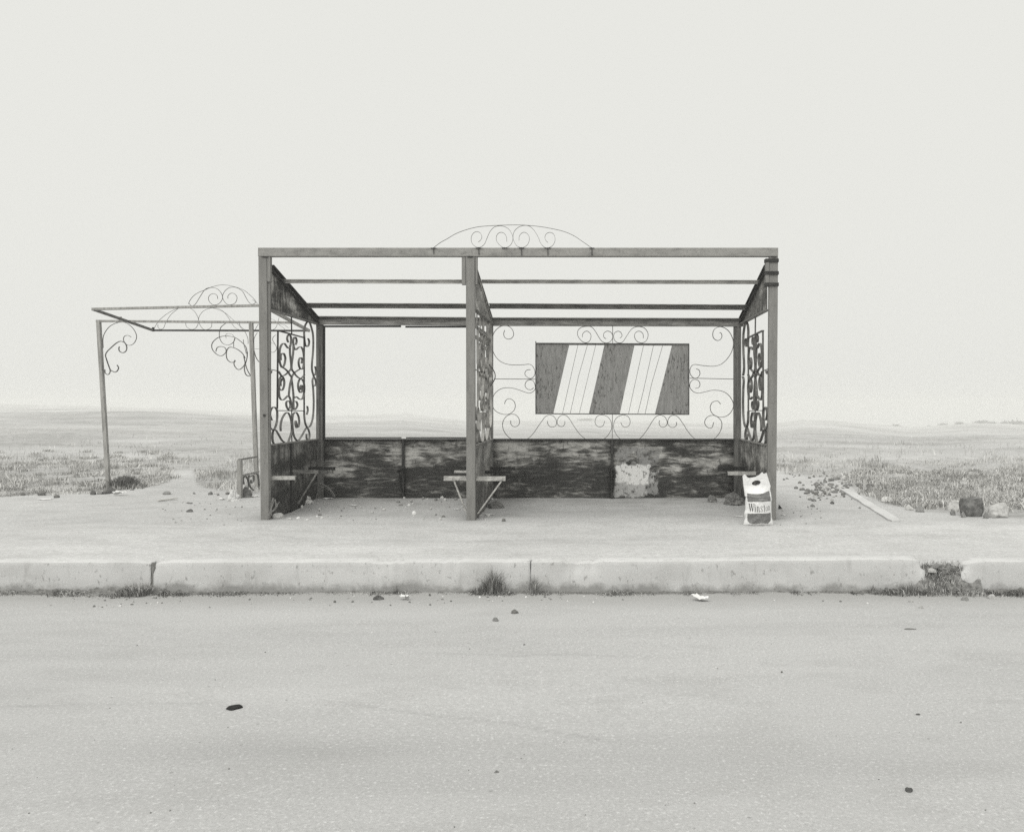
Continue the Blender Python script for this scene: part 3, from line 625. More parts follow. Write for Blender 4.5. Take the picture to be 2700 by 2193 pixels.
# side grilles: traced once on the left wall, in wall coordinates (s = depth, z = height)
def side(u, v, low=False):
    px = 700 + u / 8.68; py = (980 if low else 800) + v / 8.68
    s = 2.955 * F / (CX - px); return (s, CAMZ - (py - CY) * s / F)
T = lambda L: [side(u, v) for u, v in L]
B = lambda L: [side(u, v, True) for u, v in L]
SIDE = [
 T([(520,890),(497,820),(505,750),(540,712),(575,750),(587,840),(572,960),(545,1022),(510,1018),(470,965),(440,920),(405,915),(360,960),(330,1050),(318,1200),(325,1330),(360,1440),(392,1465),(430,1400),(455,1270),(440,1190),(410,1140),(370,1150),(348,1200),(350,1300)]),
 T([(690,945),(712,880),(705,810),(680,770),(650,790),(635,860),(642,960),(670,1050),(700,1060),(740,1020),(780,995),(820,1000),(855,1070),(875,1180),(880,1300),(870,1420),(845,1500),(800,1495),(765,1420),(760,1320),(785,1250),(820,1240),(840,1290),(825,1370)]),
 T([(560,960),(562,1150),(590,1460),(530,1560),(440,1640),(372,1662),(328,1720),(310,1830),(318,1950),(350,1990),(390,1975),(425,1880),(428,1770),(400,1690),(360,1650),(300,1550)]),
 T([(640,960),(632,1150),(595,1460),(650,1580),(720,1670),(790,1712),(845,1690),(890,1630)]),
 T([(392,1465),(450,1500),(520,1570),(560,1640),(597,1700)]) + B([(560,300),(535,540),(560,600),(590,720),(610,850),(560,890),(510,850),(480,780),(475,710),(505,665),(550,680),(570,760),(548,850)]),
 T([(800,1495),(740,1530),(660,1590),(597,1700)]) + B([(615,300),(640,540),(640,700),(650,855),(690,850),(730,770),(715,695),(680,672)]),
 B([(350,330),(345,240),(375,180),(345,160),(310,260),(305,420),(318,560),(350,630),(395,648),(450,612),(510,548),(545,575)]),
 B([(800,420),(800,340),(830,305),(850,380),(830,460),(795,475),(755,400),(748,270),(790,165),(850,190),(885,290),(888,430),(860,580),(815,635),(765,618),(700,568),(662,600)]),
 B([(350,1360),(345,1250),(370,1100),(430,980),(490,930),(540,970),(585,1100),(602,1260),(590,1400),(520,1605)]),
 B([(710,1285),(685,1200),(690,1120),(715,1200),(745,1270),(772,1170),(760,1040),(715,940),(672,930),(632,980),(615,1100),(622,1300),(655,1480),(730,1592)]),
 B([(760,1570),(850,1430),(930,1290),(1000,1262),(1050,1180),(1090,1000),(1103,700),(1092,400),(1075,200),(1110,110)]),
 B([(145,1110),(105,980),(130,860),(190,805),(248,850),(270,950),(258,1150),(215,1290),(175,1360),(160,1460),(165,1580),(190,1650)]),
 B([(80,1180),(110,1280),(170,1330),(235,1335),(300,1440),(370,1560),(440,1622)]),
 B([(945,980),(968,880),(955,785)]),
 B([(885,900),(890,1050),(910,1180),(950,1270),(990,1340),(1008,1440),(1000,1530),(960,1558),(938,1500),(940,1420)]),
 T([(975,800),(1000,870),(985,960),(945,990),(908,940),(890,800),(885,620),(910,500),(960,425),(1010,440),(1050,550),(1085,700),(1095,900),(1085,1150),(1065,1350),(1065,1520),(1100,1650)]),
 T([(1135,1440),(1155,1540),(1135,1630),(1100,1655),(1140,1740),(1155,1830),(1130,1890)]),
 T([(80,1615),(120,1590),(135,1540)])]
RODS = [(side(285, 630), side(270, 850, True), .012, .014), (side(885, 775), side(885, 905, True), .012, .014), (side(285, 622), side(890, 785), .02, .010), (side(285, 888, True), side(885, 895, True), .012, .008),
        (side(592, 290), side(600, 690), .010, .009), (side(600, 900, True), side(603, 1600, True), .008, .008), (side(70, 1500), side(285, 1545), .008, .006)]
def side_grille(X, wd, th, m, mrod, skip=(), flip=False, xoff=0.0):
    fl = (lambda s: s)
    mb = MB()
    for k, (p0, p1, w0, t0) in enumerate(RODS):
        mb.bar((X, fl(p0[0]), p0[1]), (X, fl(p1[0]), p1[1]), w0 * (wd / .02), t0, A=(1, 0, 0))
    gr = mb.build('side_grille', mrod, SH)
    for k, pts in enumerate(SIDE):
        if k in skip: continue
        scroll(pts, lambda s, z: Vector((X + xoff, fl(s), z)), (1, 0, 0), wd, th, m, gr, sub=5)
    return gr
side_grille(XL, .021, .0045, M_iron, M_darkbar)
M_midiron = weathered('middle_grille_iron', .12, .26, .36, scale=(6, 6, 6), seed=41)
gm = side_grille(XM, .030, .005, M_midiron, M_midiron, skip=(17,), xoff=.004)
side_grille(XR, .026, .0045, M_iron, M_iron, skip=(13, 16))
# extra lattice behind the middle grille, and its torn-off ribbon
for s0, z0, s1, z1, wv, tv in ((7.45, 1.93, 7.45, 1.55, .03, .03), (7.62, 1.93, 7.64, 1.45, .03, .03), (7.85, 1.93, 7.86, 1.40, .03, .035), (8.12, 1.93, 8.12, 1.3, .03, .03), (7.38, 1.80, 8.4, 1.80, .03, .03), (7.38, 1.70, 8.4, 1.70, .03, .035)):
    mb = MB(); mb.bar((XM - .02, s0, z0), (XM - .02, s1, z1), wv * .3, tv, A=(1, 0, 0)); mb.build('lattice_bar', M_midiron, gm)
mb = MB(); mb.ribbon([P(x, y, 8.45) for x, y in cr([(1287, 958), (1293, 965), (1300, 974), (1305, 985), (1305, 997), (1300, 1008), (1293, 1018)])], (0, 1, 0), .02, .008); mb.build('scroll', M_darkbar, gm)

# ------------------------------------------------------------------ the second, smaller frame on the left
PG = empty('canopy_frame', (-5.2, 10, .05), 'small leaning steel canopy frame with scroll brackets in the grass left of the bus shelter', 'canopy frame')
def pbar(name, p0, p1, w_, h_, m=M_pergola, parent=None, A=(0, 1, 0)):
    mb = MB(); mb.bar(p0, p1, w_, h_, A=A); return mb.build(name, m, parent or PG)
PY = 10.0
p1_ = pbar('post', P(260, 845, PY), P(287, 1296, PY), .045, .042)
p2_ = pbar('post', P(662, 850, PY), P(678, 1300, PY), .045, .044)
pbar('cross_beam', P(255, 846.5, PY), P(766, 850.5, PY), .04, .026)
ca = P(244, 815, 9.23); cb = P(692, 805.5, 9.23); cc_ = P(404, 871, 10.51); cd = P(815, 872, 10.51)
pbar('roof_edge', ca, cb, .04, .026); pbar('roof_edge', cc_, cd, .035, .022, M_darkbar)
pbar('roof_side', ca, cc_, .026, .028, M_backpost, A=(1, 0, 0)); pbar('roof_side', cb, cd, .03, .034, M_pergola, A=(1, 0, 0))
pbar('roof_tab', P(318.5, 835, 9.9), P(318.5, 846, 9.9), .01, .022)
pbar('roof_tab', P(404, 863, 10.5), P(404, 874, 10.5), .02, .024, M_darkbar)
c8 = lambda Y: (lambda u, v: P(240 + u / 6.677, 730 + v / 6.677, Y))
c7 = lambda Y: (lambda u, v: P(500 + u / 5.936, 730 + v / 5.936, Y))
c1 = lambda Y: (lambda u, v: P(200 + u / 2.553, 720 + v / 2.553, Y))
def pscroll(pts, conv, parent, wd=.02, th=.006, m=M_iron):
    wd *= .55; th *= .8; return scroll(pts, conv, (0, 1, 0), wd, th, m, parent)
s0 = pscroll([(215,1250),(210,1100),(235,1000),(310,890),(400,830),(500,800),(600,805),(680,850),(750,920),(795,1010),(800,1080),(770,1150),(720,1195),(660,1205),(610,1180),(575,1120),(575,1070),(600,1040),(650,1030),(705,1058)], c8(PY), PG); s0.name = 'scroll_bracket'
pscroll([(500,1225),(490,1270),(510,1315),(560,1335),(610,1310),(630,1250),(610,1180),(570,1145),(510,1135),(440,1170),(360,1240),(280,1320),(255,1380),(270,1440),(310,1560),(345,1640),(390,1665),(430,1675),(465,1650),(485,1600),(460,1550)], c8(PY), s0, .025, .011)
pscroll([(270,1440),(300,1530),(335,1640),(325,1700),(290,1720),(250,1690),(245,1630)], c8(PY), s0, .025, .009)
s1 = pscroll([(710,950),(700,1000),(650,1050),(590,1065),(520,1040),(475,970),(465,880),(490,790),(570,720)], c7(PY), PG); s1.name = 'scroll_bracket'
pscroll([(900,1250),(895,1150),(870,1080),(800,1010),(710,950),(600,925),(510,930),(430,960),(365,1020),(345,1080),(365,1150),(430,1215),(500,1235),(560,1190),(570,1140),(540,1100),(480,1090),(430,1110),(410,1170)], c7(PY), s1, .025, .008)
pscroll([(870,1270),(820,1190),(740,1130),(650,1100),(600,1120),(575,1190),(585,1280),(640,1335),(700,1330),(715,1305)], c7(PY), s1, .025, .010)
pscroll([(1070,585),(1065,615),(1085,645),(1110,645),(1140,610),(1152,570),(1155,530)], c1(PY), s1, .025, .010)
pscroll([(1140,600),(1135,650),(1150,688),(1185,690),(1190,660)], c1(PY), s1, .025, .012)
pscroll([(1130,560),(1150,640),(1175,690)], c1(PY), s1, .025, .010)
pscroll([(705,960),(690,1020),(690,1100)], c7(PY), s1, .015, .007)
pscroll([(780,730),(800,790),(860,850),(910,960),(915,1050)], c7(PY), s1, .015, .0045)
pscroll([(840,980),(850,1060),(870,1130),(885,1200)], c7(PY), s1, .015, .006)
pscroll([(570,960),(570,900),(620,890),(670,905),(705,950)], c7(PY), s1, .015, .0035)
s2 = pscroll([(1350,910),(1310,940),(1300,990),(1340,1060),(1362,1120),(1330,1170),(1290,1180),(1250,1150),(1245,1100),(1275,1060)], c7(PY), PG, .015, .005); s2.name = 'scroll_bracket'
pscroll([(1075,740),(1040,800),(1010,860)], c7(PY), s2, .015, .004); pscroll([(1060,870),(1015,950),(1005,1030)], c7(PY), s2, .015, .004)
pscroll([(1020,1125), (1085, 1128)], c7(PY), s2, .015, .004); pscroll([(1010, 1160), (1040, 1260), (1085, 1330)], c7(PY), s2, .02, .010)
pscroll([(1220,1010),(1280,1030),(1340,1060)], c7(PY), s2, .015, .003)
# its two crests
s3 = pscroll([(-20,425),(10,360),(60,300),(130,250),(240,205),(360,155),(520,125),(700,155),(850,210),(950,290),(1010,350),(1060,420)], c7(9.23), PG, .012, .005); s3.name = 'crest'
pscroll([(-5,415),(10,440),(40,455),(75,440),(110,400),(170,300),(240,200),(310,170),(400,175),(470,220),(510,290),(510,350),(470,410),(410,438),(350,430),(300,370),(300,310),(340,270),(390,265),(430,295),(440,345)], c7(9.23), s3, .012, .0055)
pscroll([(600,340),(600,300),(640,260),(690,260),(735,300),(740,350),(710,410),(650,435),(590,430),(540,380),(515,310),(540,240),(600,180),(680,160),(760,180),(830,230),(880,320),(930,400),(980,430),(1025,410),(1020,380),(985,362)], c7(9.23), s3, .012, .0055)
s4 = pscroll([(525,375),(560,320),(620,270),(690,238),(760,235),(800,260),(825,310),(820,350),(800,375),(770,378),(745,360),(738,335)], c1(10.51), PG, .012, .0045); s4.name = 'crest'
pscroll([(553,345),(553,362),(568,378),(590,370),(605,335),(640,280),(690,238)], c1(10.51), s4, .012, .004)
pscroll([(915,330),(912,362),(885,380),(855,375),(832,340),(828,300),(860,255),(920,235),(980,250),(1020,290),(1050,340),(1075,370),(1100,382)], c1(10.51), s4, .012, .0045)
pscroll([(920,235),(1000,265),(1080,335),(1140,385)], c1(10.51), s4, .012, .004)
pscroll([(1220,640),(1300,665),(1370,720),(1345,800),(1285,835)], c7(10.51), s4, .012, .004); pscroll([(1400,640),(1385,700),(1400,750),(1470,800),(1520,860)], c7(10.51), s4, .012, .004)
pscroll([(1545, 800), (1480, 750), (1395, 745)], c7(10.51), s4, .012, .0035)
# low bench side left of the shelter
q0 = P(632, 1212, 9.1); q1 = P(633, 1318, 9.1); q2 = P(678, 1204, 9.95)
bs = pbar('bench_side', q0, q1, .05, .045, M_pergola)
pbar('arm_rail', P(630, 1212, 9.1), q2, .02, .018, M_backpost, bs, A=(1, 0, 0)); pbar('seat_rail', P(637, 1254, 9.12), P(682, 1243, 9.95), .02, .02, M_ironl, bs, A=(1, 0, 0))
def bsc(u, v):
    px = 200 + u / 2.553; py = 720 + v / 2.553; t = (px - 637) / 45; Y = 9.12 + .8 * t; return P(px, py, Y)
for pts in ([(1130,1420),(1125,1385),(1140,1365),(1155,1385),(1165,1425),(1150,1460)], [(1165,1360),(1160,1400),(1175,1440),(1195,1460)], [(1175,1370),(1195,1360),(1195,1400),(1180,1412),(1178,1390)], [(1200,1350),(1225,1360),(1235,1460)]):
    scroll(pts, bsc, (.3, .9, 0), .03, .007, M_iron, bs, sub=5)

# ------------------------------------------------------------------ carrier bag
def bag():
    BYY = 6.98; S = F / BYY
    cz = lambda u, v: P(1900 + u / 9.644, 1220 + v / 9.644, BYY)
    L_ = [(300,630),(345,575),(450,585),(600,600),(790,625),(850,630),(880,652),(1000,640),(1200,637),(1290,612),(1400,640),(1500,605),(1590,590),(1612,640)]
    R_ = [(265,1195),(345,1212),(450,1242),(600,1290),(690,1278),(790,1300),(850,1312),(950,1322),(1000,1312),(1200,1310),(1290,1315),(1400,1318),(1500,1345),(1590,1365),(1612,1300)]
    lv, lu = zip(*L_); rv, ru = zip(*R_)
    top_u = [575, 630, 660, 700, 740, 900, 1000, 1080, 1110, 1190, 1240]; top_v = [345, 296, 330, 385, 397, 368, 310, 242, 292, 262, 450]
    NU, NV = 90, 150; v0, v1 = 240, 1612
    verts = {}; mats = []
    def side_pts(front):
        out_ = []
        for j in range(NV + 1):
            v = v0 + (v1 - v0) * j / NV
            for i in range(NU + 1):
                t = i / NU
                tp = 0
                # warp the top rows to the cut edge
                l = np.interp(max(v, 345), lv, lu); r = np.interp(max(v, 265), rv, ru); u = l + (r - l) * t
                tv = np.interp(u, top_u, top_v)
                vv = tv + (v - v0) / (v1 - v0) * (v1 - tv) if v < 800 else v
                if v < 800: vv = tv + (v - v0) / (800 - v0) * (800 - tv)
                l = np.interp(vv, lv, lu) if vv > 345 else l; r = np.interp(vv, rv, ru) if vv > 265 else r
                u = l + (r - l) * t
                p = cz(u, vv)
                full = float(smooth(560, 980, vv)) * (1 - .35 * float(smooth(1520, 1612, vv)))
                edge = math.sin(math.pi * min(max(t, 0), 1)) ** .55
                th_ = .006 + .060 * full
                d = th_ * (edge if edge > 0 else 0)
                wr = .0035 * float(fbm(u / 70. + (0 if front else 9), vv / 120., 4)) + .006 * math.exp(-((vv - 865) / 28) ** 2) * math.sin(math.pi * t) ** .5 * (1 if front else 0) - .010 * math.exp(-((vv - 815) / 22) ** 2) * math.sin(math.pi * t)
                crease = .004 * math.sin((u * .6 + vv * .8) / 26.) * float(smooth(1240, 1330, vv)) * (1 - t) ** 1.5
                sg = -1 if front else 1
                back = 0.0 if front else 0.0
                out_.append((Vector((p.x, BYY + sg * (d + (wr + crease) * (edge)) + .03 + back, max(p.z + (0 if front else .002), .004))), u, vv))
        return out_
    A1 = side_pts(True); A2 = side_pts(False)
    hole = lambda u, v, k=1: ((u - 922) / (112 * k)) ** 2 + ((v - 518 + (u - 922) * .12) / (66 * k)) ** 2 < 1
    def mat_of(u, v):
        lo = 676 + (v - 790) * .06 if v < 1000 else 680 + max(0, v - 1450) * .55 * max(0, (v - 1450) / 60)
        hi = 1250 + (v - 700) * .11 if v < 1000 else 1278 - max(0, v - 1430) * .5 * max(0, (v - 1430) / 60)
        if not (lo < u < hi): return 0
        top = np.interp(u, [670, 800, 950, 1060, 1150, 1250], [775, 793, 797, 780, 745, 712])
        if top < v < 980 + (u - 980) * -.03: return 1
        if 1280 - 0.02 * (u - 680) < v < 1530 + 8 * math.sin(u / 60): return 1
        return 0
    V = []; Fc = []; mi = []; used = {}
    W = NU + 1
    def vid(k, front):
        key = (k, front)
        if key not in used: used[key] = len(V); V.append((A1 if front else A2)[k][0])
        return used[key]
    for front, AA in ((True, A1), (False, A2)):
        for j in range(NV):
            for i in range(NU):
                ks = (j * W + i, j * W + i + 1, (j + 1) * W + i + 1, (j + 1) * W + i)
                uc = sum(AA[k][1] for k in ks) / 4; vc = sum(AA[k][2] for k in ks) / 4
                if hole(uc, vc): continue
                q = [vid(k, front) for k in ks]
                Fc.append(tuple(q if not front else q[::-1])); mi.append(mat_of(uc, vc) if front else 0)
    # side and bottom seams
    for j in range(NV):
        for i in (0, NU):
            if j > 35:
                a0 = vid(j * W + i, True); a1 = vid((j + 1) * W + i, True); b1 = vid((j + 1) * W + i, False); b0 = vid(j * W + i, False)
                Fc.append((a0, a1, b1, b0)); mi.append(0)
    for i in range(NU):
        a0 = vid(NV * W + i, True); a1 = vid(NV * W + i + 1, True); b1 = vid(NV * W + i + 1, False); b0 = vid(NV * W + i, False)
        Fc.append((a0, a1, b1, b0)); mi.append(0)
    root = empty('carrier_bag', (.64, BYY + .03, 0), 'white and grey plastic carrier bag with lettering, standing by the right front post', 'bag')
    mw, n, b = mat('white_plastic', .42, spec=.5); n.links.new(ramp(n, noise(n, coords(n), 14, 5, .6), [(.3, g3(.60, .01)), (.7, g3(.68, .01))]), b.inputs['Base Color'])
    b.inputs['Subsurface Weight'].default_value = .0
    bump(n, b, noise(n, coords(n, (1, 1, 2)), 22, 6, .6, .8), .35, .01)
    mg, n, b = mat('grey_print', .38, spec=.5); n.links.new(ramp(n, noise(n, coords(n, (1, 1, 1.5)), 16, 6, .65), [(.3, g3(.085, .04)), (.55, g3(.13, .03)), (.75, g3(.22, .02))]), b.inputs['Base Color'])
    bump(n, b, noise(n, coords(n, (1, 1, 2)), 24, 6, .6, 1.0), .6, .012)
    mb = MB(); mb.v = [tuple(v) for v in V]; mb.f = Fc; mb.m = mi
    body = mb.build('bag_body', [mw, mg], root, sm=True)
    # lettering, condensed roman capitals and lower case, laid on the bag's own front surface
    from bisect import bisect_left
    us = np.array([p[1] for p in A1]); vv_ = np.array([p[2] for p in A1]); ys = np.array([p[0].y for p in A1])
    def surf(u, v):
        k = int(np.argmin((us - u) ** 2 + (vv_ - v) ** 2)); p = cz(u, v); return Vector((p.x, ys[k] - .0022, p.z))
    ml, n, b = mat('print_ink', .5); b.inputs['Base Color'].default_value = g3(.055, .1)
    ml2, n, b = mat('faded_print_ink', .5); b.inputs['Base Color'].default_value = g3(.16, .05)
    def stroke(mb, u0, v0_, u1, v1_, w0, w1=None, mi=0):
        w1 = w0 if w1 is None else w1; N = 6; vs = []
        for k in range(N + 1):
            t = k / N; u = u0 + (u1 - u0) * t; v = v0_ + (v1_ - v0_) * t; ww = w0 + (w1 - w0) * t
            vs += [surf(u - ww / 2, v), surf(u + ww / 2, v)]
        mb.add(vs, [(2 * k, 2 * k + 1, 2 * k + 3, 2 * k + 2) for k in range(N)], mi)
    def poly(mb, pts, w_, mi=0):
        for (a0, b0), (a1, b1) in zip(pts[:-1], pts[1:]): stroke(mb, a0, b0, a1, b1, w_, None, mi)
    letters = []
    m1 = MB(); stroke(m1, 722, 1035, 748, 1225, 20, 12); stroke(m1, 748, 1225, 772, 1045, 7, 7); stroke(m1, 772, 1040, 800, 1228, 22, 13); stroke(m1, 800, 1228, 826, 1045, 6, 6)
    for u in (722, 772, 826): stroke(m1, u, 1030, u, 1038, 40)
    letters.append(m1)
    m2 = MB(); stroke(m2, 858, 1096, 862, 1228, 16); stroke(m2, 854, 1050, 854, 1072, 17); stroke(m2, 860, 1223, 860, 1231, 34); stroke(m2, 850, 1093, 850, 1101, 24); letters.append(m2)
    m3 = MB(); stroke(m3, 908, 1092, 912, 1230, 16); stroke(m3, 952, 1115, 958, 1230, 16); poly(m3, [(912, 1112), (925, 1094), (945, 1098), (953, 1120)], 10); stroke(m3, 912, 1225, 912, 1233, 34); stroke(m3, 958, 1225, 958, 1233, 34); letters.append(m3)
    m4 = MB(); poly(m4, [(1042, 1120), (1036, 1092), (1015, 1088), (1000, 1105), (1004, 1135)], 9); poly(m4, [(1004, 1135), (1022, 1158), (1042, 1185)], 17); poly(m4, [(1044, 1190), (1038, 1222), (1018, 1232), (1002, 1222), (998, 1195)], 9); letters.append(m4)
    m5 = MB(); stroke(m5, 1088, 1062, 1094, 1215, 15); poly(m5, [(1094, 1215), (1102, 1234), (1114, 1226)], 8); stroke(m5, 1092, 1092, 1092, 1100, 40); letters.append(m5)
    m6 = MB(); poly(m6, [(1155, 1096), (1138, 1110), (1134, 1160), (1140, 1205), (1156, 1220)], 11); poly(m6, [(1156, 1096), (1172, 1110), (1178, 1160), (1172, 1205), (1156, 1220)], 8); letters.append(m6)
    m7 = MB(); stroke(m7, 1200, 1086, 1204, 1208, 11); poly(m7, [(1204, 1105), (1218, 1084), (1232, 1090), (1238, 1115)], 8); stroke(m7, 1238, 1110, 1242, 1203, 10); letters.append(m7)
    for k, lm in enumerate(letters): lm.build('printed_letter', ml if k < 5 else ml2, body)
    return root
bag()

# ------------------------------------------------------------------ stones, scraps, litter
def rock_mesh(sx, sy, sz, seed, flat=.35, rough_=.28, sub=2):
    import bmesh
    bm = bmesh.new(); bmesh.ops.create_icosphere(bm, subdivisions=sub, radius=1.0); r = random.Random(seed)
    cuts = [(Vector((r.uniform(-1, 1), r.uniform(-1, 1), r.uniform(-.6, 1))).normalized(), r.uniform(.55, .85)) for _ in range(7)]
    for v in bm.verts:
        p = v.co.copy()
        for nrm, d in cuts:
            k = p.dot(nrm)
            if k > d: p -= nrm * (k - d) * .9
        p *= 1 + rough_ * float(fbm(p.x * 1.8 + seed, p.y * 1.8 + p.z * 1.3, 3))
        if p.z < -flat: p.z = -flat - (p.z + flat) * -.1
        v.co = Vector((p.x * sx, p.y * sy, (p.z + flat) * sz))
    vs = [tuple(v.co) for v in bm.verts]; fs = [tuple(v.index for v in f.verts) for f in bm.faces]; bm.free(); return vs, fs
def rock(name, x, y, z, sx, sy, sz, seed, m, label, cat, group=None, rz=0.0, sub=2, sm=False, flat=.35):
    vs, fs = rock_mesh(sx, sy, sz, seed, flat=flat, sub=sub); mb = MB(); mb.add(vs, fs)
    o = mb.build(name, m, None, (0, 0, 0), sm=sm); o.location = (x, y, z); o.rotation_euler.z = rz
    return tag(o, label, cat, group)
def crumple(name, px, py, wpx, hpx, m, label, cat, seed):
    import bmesh
    x, y, z = at_ground(px, py); S = F / y; bm = bmesh.new(); bmesh.ops.create_icosphere(bm, subdivisions=4, radius=1.0)
    for v in bm.verts:
        p = v.co.copy(); a_ = math.atan2(p.y, p.x)
        k = 1 + .55 * float(fbm(a_ * 1.3 + seed, p.z * 1.6, 3)) + .30 * abs(float(fbm(p.x * 4 + seed, p.y * 4 + p.z * 5, 3))) + .18 * float(fbm(p.x * 11 + p.z * 3, p.y * 11 + seed, 3))
        fl = 1 + .5 * max(0, -p.z)
        v.co = Vector((p.x * k * fl * wpx / S / 2, p.y * k * fl * wpx / S / 2.6, max(p.z * k + .35, -.02) * hpx / S / 1.3))
    vs = [tuple(v.co) for v in bm.verts]; fs = [tuple(v.index for v in f.verts) for f in bm.faces]; bm.free()
    mb = MB(); mb.add(vs, fs); o = mb.build(name, m, None, (0, 0, 0)); o.location = (x, y, z); return tag(o, label, cat)
def at_ground(px, py):
    """the point of the ground or road seen at this pixel"""
    Y = 2.0; 
    if py > 1560:
        for k in range(8):
            X = (px - CX) * Y / F; Y = (CAMZ - (-.2)) * F / (py - CY)
        return X if False else (px - CX) * Y / F, Y, road_z((px - CX) * Y / F, Y)
    Y = CAMZ * F / (py - CY)
    for k in range(20):
        X = (px - CX) * Y / F; Y = .5 * Y + .5 * (CAMZ - gz1(X, Y)) * F / (py - CY)
    X = (px - CX) * Y / F; return X, Y, gz1(X, Y)
def scrap(name, px, py, wpx, hpx, m, label, cat, group=None, seed=0, lift=.4, thick=.003):
    x, y, z = at_ground(px, py); S = F / y; w_ = wpx / S; d_ = max(w_ * .5, .02); h_ = hpx / S
    n = 7; V = []; Fc = []; r = random.Random(seed); ph = r.uniform(0, 9)
    for j in range(n):
        for i in range(n):
            u = i / (n - 1) - .5; v = j / (n - 1) - .5
            jx = .06 * w_ * math.sin(7 * v + ph); q = 1 - .25 * abs(u * v) * 4
            V.append((u * w_ * q + jx, v * d_ * q + .1 * d_ * math.sin(5 * u + ph), thick + h_ * lift * (.5 + float(fbm(u * 3 + seed, v * 3, 3)) + abs(u) * .5)))
    for j in range(n - 1):
        for i in range(n - 1): a0 = j * n + i; Fc.append((a0, a0 + 1, a0 + n + 1, a0 + n))
    mb = MB(); mb.add(V, Fc); o = mb.build(name, m, None, (0, 0, 0)); o.location = (x, y, z); o.rotation_euler.z = r.uniform(-.5, .5)
    s_ = o.modifiers.new('solid', 'SOLIDIFY'); s_.thickness = thick
    return tag(o, label, cat, group)
def prock(name, px, py, wpx, hpx, m, label, cat, group=None, seed=0, dp=.8, **k):
    x, y, z = at_ground(px, py); S = F / y
    return rock(name, x, y, z - .004, wpx / S / 2, wpx / S / 2 * dp, hpx / S / 1.1, seed, m, label, cat, group, rz=0, **k)

# right-hand group of stones
x, y, z = at_ground(2568, 1362); S = F / y
mb = MB(); NR, NH = 28, 9; V = []; Fc = []
for j in range(NH + 1):
    t = j / NH; rad = [.76, .84, .92, .98, 1.0, 1.01, 1.0, .97, .95, .90][j]
    for i in range(NR):
        an = 2 * math.pi * i / NR; c_, s_ = math.cos(an), math.sin(an)
        sq = (abs(c_) ** 2.6 + abs(s_) ** 2.6) ** (-1 / 2.6)
        k = rad * sq * (1 + .14 * float(fbm(c_ * 2 + 5, s_ * 2 + t * 3, 4)))
        V.append((c_ * .108 * k, s_ * .080 * k, .18 * t + .008 * float(fbm(c_ * 3, s_ * 3 + 1, 3)) * t + .008 * t * t * (c_ > 0)))
for j in range(NH):
    for i in range(NR): Fc.append((j * NR + i, j * NR + (i + 1) % NR, (j + 1) * NR + (i + 1) % NR, (j + 1) * NR + i))
cT = len(V); V.append((0, 0, .170)); cB = len(V); V.append((0, 0, 0))
for i in range(NR): Fc.append((NH * NR + i, NH * NR + (i + 1) % NR, cT)); Fc.append(((i + 1) % NR, i, cB))
mb.add(V, Fc); o = mb.build('stone_block', M_block, None, (0, 0, 0)); o.location = (x, y + .05, z - .012)
tag(o, 'dark rough squarish stone block propped between two pale stones at the far right', 'stone')
prock('pale_boulder', 2630, 1363, 58, 34, M_rockl, 'pale wedge shaped stone leaning against the right side of the dark block', 'stone', seed=21, sub=3)
prock('pale_boulder', 2520, 1346, 40, 28, M_rockl, 'pale stone slab against the left side of the dark block', 'stone', seed=33, sub=3)
prock('small_stone', 2541, 1364, 15, 13, M_rock, 'small grey stone wedged under the left corner of the dark block', 'stone', seed=5)
prock('small_stone', 2599, 1366, 16, 15, M_rock, 'small grey stone wedged under the right corner of the dark block', 'stone', seed=6)
prock('small_stone', 2512, 1358, 15, 13, M_rock, 'little grey stone in front of the pale slab left of the dark block', 'stone', seed=7)
prock('flat_stone', 2425, 1349, 28, 13, M_rock, 'flat grey stone at the turf edge left of the dark block', 'stone', seed=8)
prock('pale_stone', 2397, 1344, 24, 14, M_rockl, 'pale rounded stone at the turf edge between the concrete strip and the flat grey stone', 'stone', seed=9)
prock('pale_stone', 2341, 1324, 34, 14, M_rockl, 'pale lump of stone beside the middle of the concrete strip', 'stone', seed=10)
prock('pale_stone', 2382, 1332, 15, 17, M_rockl, 'upright pale pointed stone in the grass right of the concrete strip', 'stone', seed=12)
# concrete edging strip
x0, y0, z0 = at_ground(2224, 1290); x1, y1, z1 = at_ground(2362, 1376)
mb = MB(); N = 30; V = []; Fc = []
dv = Vector((x1 - x0, y1 - y0, 0)); nn = Vector((-dv.y, dv.x, 0)).normalized()
for i in range(N + 1):
    t = i / N; c_ = Vector((x0, y0, 0)) + dv * t; zz = z0 * (1 - t) + z1 * t - .008
    for s_, h_ in ((-1, -.03), (-1, .022), (1, .026), (1, -.03)):
        wv = .050 + .006 * float(fbm(t * 9 + s_, 2.2, 3)) - (.02 if i in (0, N) else 0)
        V.append(tuple(c_ + nn * s_ * wv + Vector((0, 0, zz + h_ + .005 * float(fbm(t * 12, s_ * 3., 3))))))
for i in range(N):
    for k in range(4): a0 = i * 4 + k; a1 = i * 4 + (k + 1) % 4; Fc.append((a0, a1, a1 + 4, a0 + 4))
Fc += [(3, 2, 1, 0), (N * 4, N * 4 + 1, N * 4 + 2, N * 4 + 3)]
mb.add(V, Fc); o = mb.build('edging_strip', M_slab, None, ((x0 + x1) / 2, (y0 + y1) / 2, 0)); tag(o, 'long pale concrete edging strip running back into the grass right of the shelter', 'edging strip')

